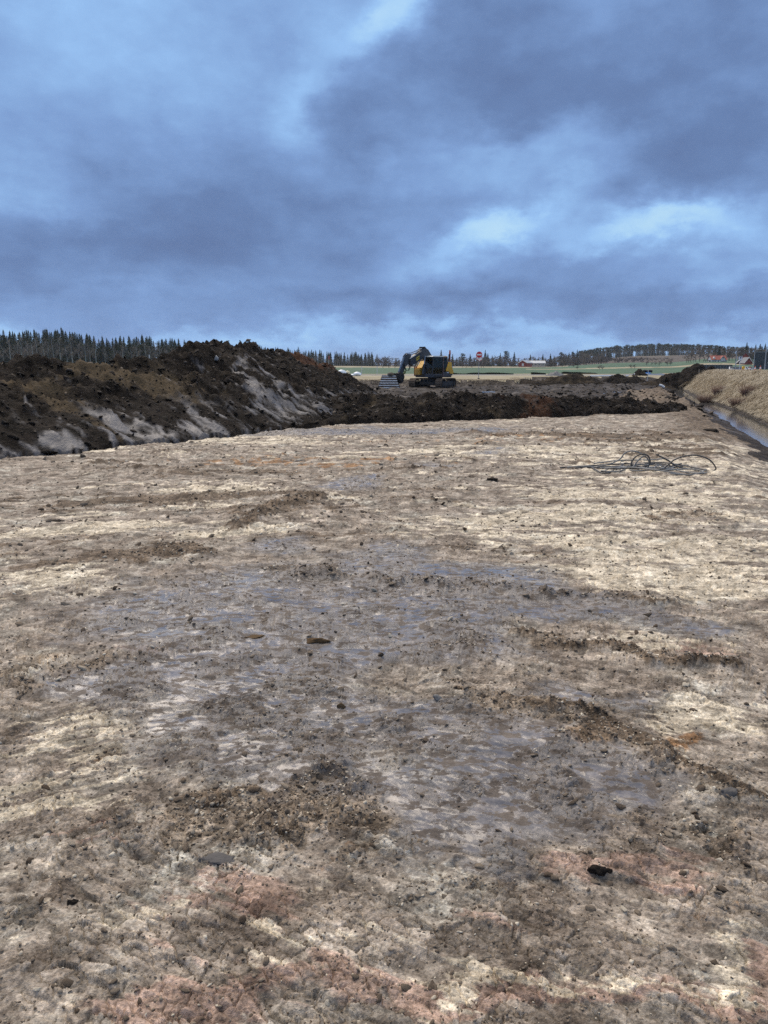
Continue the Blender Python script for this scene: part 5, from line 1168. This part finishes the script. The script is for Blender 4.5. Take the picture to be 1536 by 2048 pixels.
# white farmhouse
d = 395; z = at_depth(1433, 727.5, d)[2]
e = gabled('white_farmhouse', X_(1433, d), d, z, 8.8, 6.0, 2.4, 4.6, 0, WHT, TILE, 'white farmhouse with a red tiled roof and front gable', .35, None, 'house')
MB().add([(-1.3+2, -3.35, -.2), (1.3+2, -3.35, -.2), (1.3+2, 0, -.2), (-1.3+2, 0, -.2), (-1.3+2, -3.35, 2.9), (1.3+2, -3.35, 2.9), (1.3+2, 0, 2.9), (-1.3+2, 0, 2.9), (2, -3.35, 4.4), (2, 0, 4.4)], [(0,1,5,8,4),(1,2,6,5),(3,0,4,7),(2,3,7,9,6),(4,8,9,7),(5,6,9,8)]).build('front_gable', WHT, e)
for s in (-1, 1): MB().prism([(2+s*1.6, -3.6, 2.62), (2, -3.6, 4.42), (2, 0, 4.42), (2+s*1.6, 0, 2.62)], [(2+s*1.6, -3.6, 2.76), (2, -3.6, 4.56), (2, 0, 4.56), (2+s*1.6, 0, 2.76)]).build('gable_roof', TILE, e)
for x_ in (-3.6, -2.3, -.6, 3.9): window(e, x_, -3.03, 1.25, .85, 1.1)
for x_ in (1.3, 2.0, 2.7): window(e, x_, -3.40, 1.3, .62, 1.0)
window(e, 2, -3.40, 3.4, .8, .8)
MB().add([(-3.4, -2.6, 2.3), (-2.1, -2.6, 2.3), (-2.1, -.4, 2.3), (-3.4, -.4, 2.3), (-3.4, -2.6, 3.3), (-2.1, -2.6, 3.3), (-2.1, -.4, 3.3), (-3.4, -.4, 3.3), (-2.75, -2.6, 4.0), (-2.75, -.4, 4.0)], [(0,1,5,8,4),(1,2,6,5),(3,0,4,7),(4,8,9,7),(5,6,9,8)]).build('dormer', WHT, e)
MB().box(-.9, -.4, -.3, .3, 4.2, 5.4).build('chimney', simple('chimney_brick', (.30, .12, .08), .8), e)
MB().box(-7.6, -4.6, -2.0, 1.5, 1.9, 2.15).build('carport_roof', DHALL, e)
for x_, y_ in ((-7.4, -1.8), (-4.9, -1.8), (-7.4, 1.3), (-4.9, 1.3)): MB().box(x_-.07, x_+.07, y_-.07, y_+.07, -.3, 1.9).build('carport_post', DHALL, e)
e.scale = (.86, .86, .86)
# red farm barn and the dark hall
d = 350; z = at_depth(1490, 733, d)[2]
e = gabled('farm_barn', X_(1499, d), d+5, z, 11, 6.0, 2.6, 6.0, math.radians(90-24), RED, DKR, 'large red barn with steep grey roof beside the dark hall', .4, None)
d2 = 338; z2 = at_depth(1490, 734, d2)[2]
e = gabled('barn_porch', X_(1491.5, d2), d2, z2, 4.0, 3.2, 2.0, 4.0, math.radians(90), RED, DKR, 'small red gabled annex with white bargeboards before the barn', .4, WHT)
MB().box(-2.06, -1.98, -.5, .5, 0, 1.7).build('door', simple('barn_door_dark', (.12, .025, .02), .8), e)
e = gabled('side_annex', X_(1480.5, 345), 345, z2, 4.5, 3.6, 1.7, 3.6, math.radians(70), simple('black_boards', (.02, .016, .018), .8), DKR, 'low black lean annex left of the red barn', .3, WHT)
d = 285; zb = gz(X_(1530, d), d)-.3; hh = at_depth(1520, 705, d)[2]-zb; hall = empty('dark_hall', (X_(1508, d), d, zb), math.radians(-27)); tag(hall, 'large windowless dark grey hall with white lettering', 'hall')
MB().box(0, 34, 0, 18, -.5, hh).build('wall', DHALL, hall); MB().box(-.15, 34.15, -.15, 18.15, hh, hh+.3).build('parapet', DKR, hall)
for k in range(17): MB().box(2*k+.02, 2*k+.10, -.07, -.002, 0, hh).build('cladding_rib', DHALL, hall)
MB().box(3.1, 5.6, -.12, -.004, -.1, 1.9).build('gate', simple('hall_gate', (.05, .06, .075), .5), hall)
def lettering(body, size, loc, parent, mat, rot=(math.pi/2, 0, 0)):
    cu = bpy.data.curves.new('lettering', 'FONT'); cu.body = body; cu.size = size; cu.extrude = .03; cu.align_x = 'CENTER'
    tmp = bpy.data.objects.new('lettering_source', cu); COL.objects.link(tmp); bpy.context.view_layer.update()
    me = bpy.data.meshes.new_from_object(tmp.evaluated_get(bpy.context.evaluated_depsgraph_get())); bpy.data.objects.remove(tmp)
    o = link('lettering', me, parent, mat); o.location = loc; o.rotation_euler = rot; return o
lettering('S', 1.7, (4.75, -.16, hh-2.9), hall, WHT); lettering('A', 1.0, (4.5, -.16, hh-3.9), hall, WHT)
# lamp posts
def lamp_post(px, d, ytop, label, arm=1):
    x = X_(px, d); zb = gz(x, d); h = at_depth(px, ytop, d)[2]-zb; e = empty('street_lamp', (x, d, zb)); tag(e, label, 'street lamp', 'street lamps along the road')
    g = simple('galvanised_pole', (.34, .36, .38), .45, .5)
    MB().tube([(0, 0, -.2), (0, 0, h)], [.10, .06], 8).build('pole', g, e); MB().tube([(0, 0, h-.03), (.5*arm, 0, h+.10), (1.1*arm, 0, h+.14)], .035, 6).build('arm', g, e)
    MB().box(min(.8*arm, 1.4*arm), max(.8*arm, 1.4*arm), -.12, .12, h+.08, h+.20).build('lamp_head', g, e, .03)
lamp_post(1471, 150, 697, 'tall grey street lamp standing beside the white road sign'); lamp_post(1507, 160, 700, 'grey street lamp before the large red barn'); lamp_post(1529.5, 120, 694, 'tallest grey street lamp before the lettering of the hall')
# road signs
GALV = simple('galvanised_pole', (.34, .36, .38)); SGR = simple('sign_red', (.55, .025, .035), .4, 0, .05); SGW = simple('sign_white', (.82, .82, .82), .4, 0, .04); SGB = simple('sign_back_grey', (.30, .31, .32), .5)
d = 90; x = X_(957.5, d); zb = gz(x, d); e = empty('no_entry_sign', (x, d, zb)); tag(e, 'round red no entry sign with white bar on a thin pole', 'road sign')
hz = lambda py: at_depth(957, py, d)[2]-zb
MB().tube([(0, 0, -.3), (.02, 0, hz(705))], .035, 8).build('pole', GALV, e)
zc = hz(709.3); o = disc(MB(), (.02, -.06, zc), (0, 1, 0), .34, .02, 32).build('sign_disc', SGR, e); disc(MB(), (.02, -.048, zc), (0, 1, 0), .36, .012, 32).build('sign_rim', SGW, e); MB().box(-.24, .28, -.085, -.073, zc-.075, zc+.075).build('white_bar', SGW, o)
zc = hz(715.2); o = disc(MB(), (.02, .0, zc), (0, 1, 0), .33, .02, 32).build('sign_disc', SGR, e); disc(MB(), (.02, -.013, zc), (0, 1, 0), .27, .006, 32).build('white_field', SGW, o)
o = MB().box(-.05, .36, -.012, .012, -.10, .10).build('arrow_plate', SGW, e); o.location = (.02, -.06, hz(720.3)); o.rotation_euler = (0, math.radians(-32), 0)
MB().box(-.05, .36, -.016, .014, -.13, -.10).build('plate_edge', SGR, o); MB().box(-.12, .12, -.12, .12, -.1, .10).build('foot', K_, e)
d = 118; x = X_(1479, d); zb = gz(x, d); e = empty('road_sign', (x, d, zb)); tag(e, 'white square road sign with dark symbol on a pale pole', 'road sign')
hz = lambda py: at_depth(1479, py, d)[2]-zb
MB().tube([(0, 0, -.3), (0, 0, hz(713.5))], .05, 8).build('pole', simple('pale_pole', (.62, .64, .66), .5), e)
o = MB().box(-.30, .30, -.09, -.06, hz(720), hz(713)).build('sign_plate', SGW, e, .02); MB().box(-.09, .12, -.10, -.092, hz(717.2), hz(714.2)).box(-.02, .04, -.10, -.092, hz(714.2), hz(713.6)).build('symbol', simple('sign_symbol', (.05, .07, .16), .5), o)
# roadworks things by the road
d = 70; x = X_(1486.5, d); zb = gz(x, d); e = empty('warning_lamp', (x, d, zb)); tag(e, 'orange and yellow roadworks lamp on a red foot at the kerb', 'warning lamp')
MB().box(-.22, .22, -.14, .14, -.02, .08).build('foot', SGR, e, .02); MB().box(-.10, .10, -.03, .03, .08, .40).build('panel', simple('orange_panel', (.80, .22, .03), .5), e, .01)
for s in (-1, 1): disc(MB(), (s*.15, -.03, .20+.0*s), (0, 1, 0), .08, .06, 16).build('reflector', simple('amber_reflector', (.85, .42, .03), .4), e)
disc(MB(), (0, -.03, .42), (0, 1, 0), .13, .08, 20).build('lamp', simple('yellow_lamp', (.90, .55, .05), .35), e)
for px, d, lab in [(1500, 118, 'orange traffic cone nearest to the parked cars'), (1510.5, 112, 'orange and white traffic cone in the middle of the road row'), (1521, 108, 'orange traffic cone standing before the dark hall gate')]:
    x = X_(px, d); e = empty('traffic_cone', (x, d, gz(x, d))); tag(e, lab, 'traffic cone', 'cones along the far road edge')
    o_ = simple('cone_orange', (.80, .16, .05), .5); MB().box(-.22, .22, -.22, .22, 0, .05).build('base', simple('cone_base', (.22, .05, .03), .7), e); MB().tube([(0, 0, .05), (0, 0, .72)], [.17, .03], 14).build('cone', o_, e); MB().tube([(0, 0, .30), (0, 0, .48)], [.129, .088], 14).build('band', SGW, e)
def car(px, d, paint, label, rz):
    x = X_(px, d); e = empty('parked_car', (x, d, gz(x, d)), rz); tag(e, label, 'car', 'cars parked beyond the road')
    bd = [(-2.1, .35), (2.1, .35), (2.15, .75), (1.2, .92), (.55, 1.42), (-1.3, 1.45), (-2.0, 1.0), (-2.15, .7)]
    MB().prism([(u, -.86, h) for u, h in bd], [(u, .86, h) for u, h in bd]).build('body', paint, e, .08, 3)
    for s in (-1, 1): MB().prism([(1.0, s*.875, .95), (.5, s*.875, 1.34), (-1.25, s*.875, 1.36), (-1.8, s*.875, 1.0)], [(1.0, s*.85, .95), (.5, s*.85, 1.34), (-1.25, s*.85, 1.36), (-1.8, s*.85, 1.0)]).build('side_window', WIN, e)
    MB().prism([(1.22, -.7, .95), (1.22, .7, .95), (.62, .62, 1.40), (.62, -.62, 1.40)], [(1.25, -.7, .97), (1.25, .7, .97), (.65, .62, 1.42), (.65, -.62, 1.42)]).build('windscreen', WIN, e)
    for u in (-1.3, 1.35):
        for s in (-1, 1): o = disc(MB(), (u, s*.78, .33), (0, 1, 0), .33, .2, 18).build('wheel', K_, e); disc(MB(), (u, s*.885, .33), (0, 1, 0), .2, .02, 14).build('rim', S_, o)
    for s in (-1, 1): MB().box(2.05, 2.16, s*.62-.17, s*.62+.17, .62, .76).build('headlight', S_, e)
PW = simple('white_car_paint', (.75, .76, .78), .3, 0, .03)
car(1464.5, 222, PW, 'white car at the end of the parked row', math.radians(-110)); car(1475, 218, simple('blue_car_paint', (.05, .10, .22), .3), 'dark blue car between two white parked cars', math.radians(-100)); car(1483.5, 225, PW, 'white car directly behind the orange roadworks lamp', math.radians(-95)); car(1497, 228, simple('silver_car_paint', (.5, .52, .55), .3, .3), 'silver car parked apart from the others near the hall', math.radians(-80))
# dark fence
d = 262; e = empty('dark_fence', (X_(1395, d), d, gz(X_(1395, d), d))); tag(e, 'dark slatted fence with pale posts before the white farmhouse', 'fence')
zt = at_depth(1430, 729.5, d)[2]-gz(X_(1395, d), d)
for k in range(12):
    MB().box(k*.98, k*.98+.9, -.03, .03, .05, zt).build('fence_panel', simple('dark_fence_boards', (.035, .042, .052), .7), e); MB().box(k*.98-.06, k*.98, -.06, .06, -.2, zt+.25).build('post', GALV, e)
# wrapped bales, posts, stakes
def bale(px, d, w_, h, label, mat):
    x = X_(px, d); V0, F0 = ico(3, 7, 1, .02); V = np.sign(V0)*np.abs(V0)**.75*np.array([w_/2, .6, h/2]); V[:, 2] += h/2-.05
    o = link('wrapped_bale', np_mesh('wrapped_bale', V, F0, True), None, mat); o.location = (x, d, gz(x, d)); tag(o, label, 'bale')
PLW = simple('white_film', (.72, .78, .84), .25, 0, .12, 3)
bale(713, 118, 1.35, .72, 'white film wrapped bale on the meadow before the road', PLW); bale(704, 119, .9, .4, 'low piece of white film beside the wrapped bale', PLW); bale(682, 130, 1.7, 1.0, 'pale wrapped bale half hidden by the earth heap', PLW)
bale(694, 133, 1.0, .85, 'cream coloured sack beside the half hidden bale', simple('cream_sack', (.62, .57, .38), .7))
def stick_(name, px, d, py0, py1, rad, mat, label, cat, lean=0.0, zb=None, tip=None):
    a, b = at_depth(px, py0, d), at_depth(px+lean, py1, d); e = empty(name, tuple(a)); tag(e, label, cat)
    v = b-a; MB().tube([(0, 0, -.25), tuple(v)], rad, 6).build('shaft', mat, e)
    if tip: MB().tube([tuple(v*.8), tuple(v*1.03)], rad*1.9, 6).build('ribbon', tip, e)
    return e
PST = simple('pale_post', (.62, .63, .62), .6); WOODP = simple('pale_stake_wood', (.52, .45, .35), .8)
stick_('road_post', 723.3, 148, 749.5, 733, .07, PST, 'white roadside post behind the wrapped bale', 'post'); stick_('road_post', 754.2, 148, 749.5, 732.5, .07, PST, 'white roadside post left of the excavator bucket', 'post')
stick_('marker_stake', 657.3, 37.5, 741, 713, .018, WOODP, 'stake with red and white ribbon on the heap flank', 'stake', .8, tip=simple('pink_red_ribbon', (.62, .20, .16), .7))
stick_('wooden_peg', 299, 21.4, 724, 709.5, .012, simple('white_peg', (.72, .72, .68), .6), 'short white peg on the crest of the heap', 'stake', -.5)
stick_('survey_stake', 1294.5, 94, 758.5, 740.5, .03, PST, 'thin pale survey stake leaning before the blue tarpaulin', 'stake', 2.5)
stick_('survey_stake', 1398.5, 82, 748, 738.5, .022, WOODP, 'short wooden stake on the black mound by the bank', 'stake', -.4)
g = at_depth(432.5, 716, 23.1); zz_ = float(berm_eval(np.array([g[0]]), np.array([23.1]))[0][0])
V0, F0 = ico(2, 9, 1, .1); o = link('grey_stone', np_mesh('grey_stone', V0*np.array([.07, .05, .12]), F0), None, simple('pale_grey_stone', (.27, .28, .29), .8)); o.location = (g[0], 23.1, max(zz_+.08, g[2])); tag(o, 'upright pale grey stone stuck in the dark heap', 'stone')
def pipe(px0, py0, px1, py1, d, rad, label, bend=0.0):
    a, b = at_depth(px0, py0, d), at_depth(px1, py1, d); m_ = (a+b)/2+np.array([0, 0, bend]); e = empty('white_pipe', tuple(a)); tag(e, label, 'pipe')
    P = smooth_path([(0, 0, 0), tuple(m_-a), tuple(b-a)], 6); MB().tube(P, rad, 10, False).build('pipe_wall', simple('white_plastic', (.80, .82, .84), .4), e, smooth=True); MB().tube(P, rad*.86, 10, False).build('pipe_bore', K_, e)
pipe(1155.5, 753.5, 1165, 752.6, 95, .09, 'short white plastic pipe beside the brown mound'); pipe(1180, 752.0, 1227, 751.6, 99, .085, 'longest straight white plastic pipe on the mud'); pipe(1251.5, 751.8, 1257, 751.4, 97, .09, 'stubby white pipe end between two dark mounds'); pipe(1267, 748.8, 1281, 751, 99, .10, 'bent white pipe beside the blue tarpaulin', .09)
pipe(1318, 770, 1328, 774.5, 72, .11, 'white pipe piece lying on the ditch shoulder', .05)
c = at_depth(1295, 748, 99); e = empty('blue_tarpaulin', (c[0], 99, c[2])); tag(e, 'folded bright blue tarpaulin under a black pipe', 'tarpaulin')
gx, gy = np.meshgrid(np.linspace(-.45, .45, 14), np.linspace(-.4, .4, 10)); zz2 = .26*(1-(gx/.5)**2)*(1-(gy/.46)**2)+.05*fbm(gx*5, gy*5, 2, 171)
i_ = np.arange(9)[:, None]*14+np.arange(13)[None, :]; link('sheet', np_mesh('sheet', np.stack([gx, gy, zz2], -1).reshape(-1, 3), np.stack([i_, i_+1, i_+15, i_+14], -1).reshape(-1, 4), True), e, simple('blue_film', (.05, .22, .62), .35))
e = empty('black_pipe', (c[0], 99, c[2]+.36)); tag(e, 'thick black corrugated pipe resting on the blue tarpaulin', 'pipe')
P = [(-.55+.07*k, 0, .02*math.sin(k*.7)) for k in range(17)]; MB().tube(P, [.17 if k % 2 else .15 for k in range(17)], 14, False).build('pipe_wall', K_, e); MB().tube(P, .12, 12, False).build('pipe_bore', K_, e)
mound('earth_mound', (X_(1281, 99), 99, c[2]-.1), 1.5, 1.3, .75, 'small round brown mound left of the black pipe', 12, .3)
# dark verge clumps along the road
def verge(px0, px1, d, h, label, seed):
    n_ = 60; xs_ = np.linspace(X_(px0, d), X_(px1, d), n_); V, F = [], []; r = random.Random(seed)
    for k in range(n_*26):
        x = r.uniform(xs_[0], xs_[-1]); y = d+r.gauss(0, .35); hh_ = h*r.uniform(.4, 1.1)*(.7+.5*float(perlin(np.array([x/3.0]), np.array([.3+seed]), 172)[0])); b = len(V); zb = gz(X_((px0+px1)/2, d), d)
        V += [(x-.10, y, zb), (x+.10, y+.03, zb), (x+r.gauss(0, .12), y+r.gauss(0, .1), zb+max(hh_, .05))]; F.append((b, b+1, b+2))
    tag(link('dark_verge', np_mesh('dark_verge', np.array(V), np.array(F)), None, leafmat('dark_heather', (.012, .018, .012), (.035, .040, .026))), label, 'verge', kind='stuff')
verge(905, 1026, 148, .42, 'long strip of dark low growth behind the road sign', 1); verge(1064, 1090, 148, .4, 'short strip of dark growth beside the gravel pile', 2); verge(1125, 1193, 160, .5, 'dark strip of growth behind the brown mound', 3)
# ------------------------------------------------------------------ dry grass on the bank and the cut edge
def blades(name, P, L, lean_to, mat, label, width=.012, droop=.6, sd=.75, kind='stuff', parent=None, cat='grass'):
    n = len(P); a = RNG.normal(lean_to, sd, n); l = L*RNG.uniform(.55, 1.2, n); w_ = width*RNG.uniform(.7, 1.4, n)
    dx, dy = np.cos(a), np.sin(a); px_, py_ = -dy, dx
    up1, out1 = l*(.45-.22*droop), l*.26; up2 = l*.42*RNG.uniform(.1, 1.3, n)*(1-droop*.7); out2 = l*RNG.uniform(.5, .95, n)
    A = P+np.stack([px_*w_, py_*w_, 0*l-.02], -1); B = P-np.stack([px_*w_, py_*w_, 0*l+.02], -1)
    C = P+np.stack([dx*out1+px_*w_*.8, dy*out1+py_*w_*.8, up1], -1); D = P+np.stack([dx*out1-px_*w_*.8, dy*out1-py_*w_*.8, up1], -1)
    E = P+np.stack([dx*out2, dy*out2, up2], -1)
    V = np.stack([A, B, C, D, E], 1).reshape(-1, 3); b = np.arange(n)[:, None]*5
    F = np.concatenate([b+np.array([[0, 1, 3]]), b+np.array([[0, 3, 2]]), b+np.array([[2, 3, 4]])])
    T = np.repeat(np.clip(.5+.55*fbm(P[:, 0]/.7, P[:, 1]/1.2, 3, 185)+RNG.uniform(-.15, .15, n), 0, 1), 5); o = link(name, np_mesh(name, V, F, False, {'tint': np.stack([T]*4, -1)}), parent, mat)
    return tag(o, label, cat, kind=kind)
def grass_mat(name, lo, hi):
    m = bpy.data.materials.new(name); m.use_nodes = True; t = NT(m.node_tree); v = t.attr('tint').outputs['Fac']
    pos = t.n('ShaderNodeTexCoord').outputs['Object']
    c = t.mix(v, lo, hi); c = t.mix(t.m('MULTIPLY', t.ramp(t.noise(pos, .45, 5, .6), .46, .64), .75), c, t.mix(1.0, c, (.56, .50, .43), 'MULTIPLY'))
    b = t.n('ShaderNodeBsdfPrincipled'); t.put(b.inputs['Base Color'], c); b.inputs['Roughness'].default_value = .8; b.inputs['Specular IOR Level'].default_value = .2
    t.t.links.new(b.outputs[0], t.n('ShaderNodeOutputMaterial').inputs[0]); return m
M_DRY = grass_mat('dry_grass', (.30, .255, .188), (.50, .45, .355))
n = 95000; y = np.exp(RNG.uniform(math.log(21), math.log(105), n)); c = .75+RNG.random(n)**.9*4.9; x = 12.3+(y-24.7)*.325+c
cl = fbm(x/.45, y/.45, 3, 181); kp = (cl > -.35) & (x/y < .72); x, y, cl = x[kp], y[kp], cl[kp]
blades('dry_grass', np.stack([x, y, relief(x, y)], -1), (.62+.35*np.clip(cl, -.3, 1)), math.radians(205), M_DRY, 'dry straw coloured grass hanging over the ditch bank', .0085, .9, sd=.42)
n = 9000; x = RNG.uniform(-6, 17, n); y = y_edge(x)+RNG.uniform(.6, 8, n)
blades('meadow_edge_grass', np.stack([x, y, relief(x, y)], -1), np.full(n, .18), math.radians(260), M_DRY, 'short dry grass along the cut edge of the meadow', .02)
# red twigged bushes on the bank
M_RED = leafmat('red_brown_twigs', (.070, .042, .036), (.14, .092, .078), 2.0)
def bush(px, py, d, w_, h, label, seed):
    p = at_depth(px, py, d); x = p[0]; zb = float(relief(np.array([x]), np.array([float(d)]))[0]); r = random.Random(seed); V, F = [], []
    st_ = MB()
    for k in range(9):
        a = r.uniform(0, 6.3); st_.tube([(0, 0, -.05), (math.cos(a)*w_*.12, math.sin(a)*w_*.12, h*.4)], [.012, .006], 5)
    for k in range(420):
        a = r.uniform(0, 6.3); r0 = w_*.45*r.random()**.5; b0 = Vector((math.cos(a)*r0*.5, math.sin(a)*r0*.5, r.uniform(0, h*.3))); tp = Vector((math.cos(a)*r0+r.gauss(0, .1), math.sin(a)*r0+r.gauss(0, .1), h*r.uniform(.45, 1.05)))
        dd = (tp-b0).normalized(); o1 = dd.orthogonal().normalized()*.010; o2 = dd.cross(o1); b = len(V)
        V += [tuple(b0+o1), tuple(b0-o1*.5+o2*.8), tuple(b0-o1*.5-o2*.8), tuple(tp)]; F += [(b, b+1, b+3), (b+1, b+2, b+3), (b+2, b, b+3)]
    e = empty('red_twig_bush', (x, d, zb), r.uniform(0, 6)); tag(e, label, 'bush'); st_.build('stem', M_BARK, e); link('crown', np_mesh('crown', np.array(V), np.array(F)), e, M_RED)
bush(1415, 790, 50, 1.7, .75, 'reddish leafless bush in the grass nearest the ditch bend', 1); bush(1440, 785, 52, 1.6, .8, 'smaller reddish bush behind the ditch bend bush', 2); bush(1480, 800, 38.5, 1.5, .65, 'wide red brown bush half way up the grass bank', 3); bush(1500, 795, 40, 1.5, .75, 'low red brown bush beside the wide bank bush', 4)
# ------------------------------------------------------------------ damp air over the plain
hz_ = MB().box(-2600, 2600, -300, 3600, -3.0, 44.0).mesh('haze'); mh = bpy.data.materials.new('damp_air'); mh.use_nodes = True; t = NT(mh.node_tree)
pv = t.n('ShaderNodeVolumePrincipled'); pv.inputs['Color'].default_value = (.80, .87, .97, 1); pv.inputs['Density'].default_value = .00011; pv.inputs['Anisotropy'].default_value = .2
t.t.links.new(pv.outputs[0], t.n('ShaderNodeOutputMaterial').inputs['Volume']); hz_.materials.append(mh)
tag(link('haze', hz_), 'thin damp haze in the air over the plain', 'haze', kind='stuff')
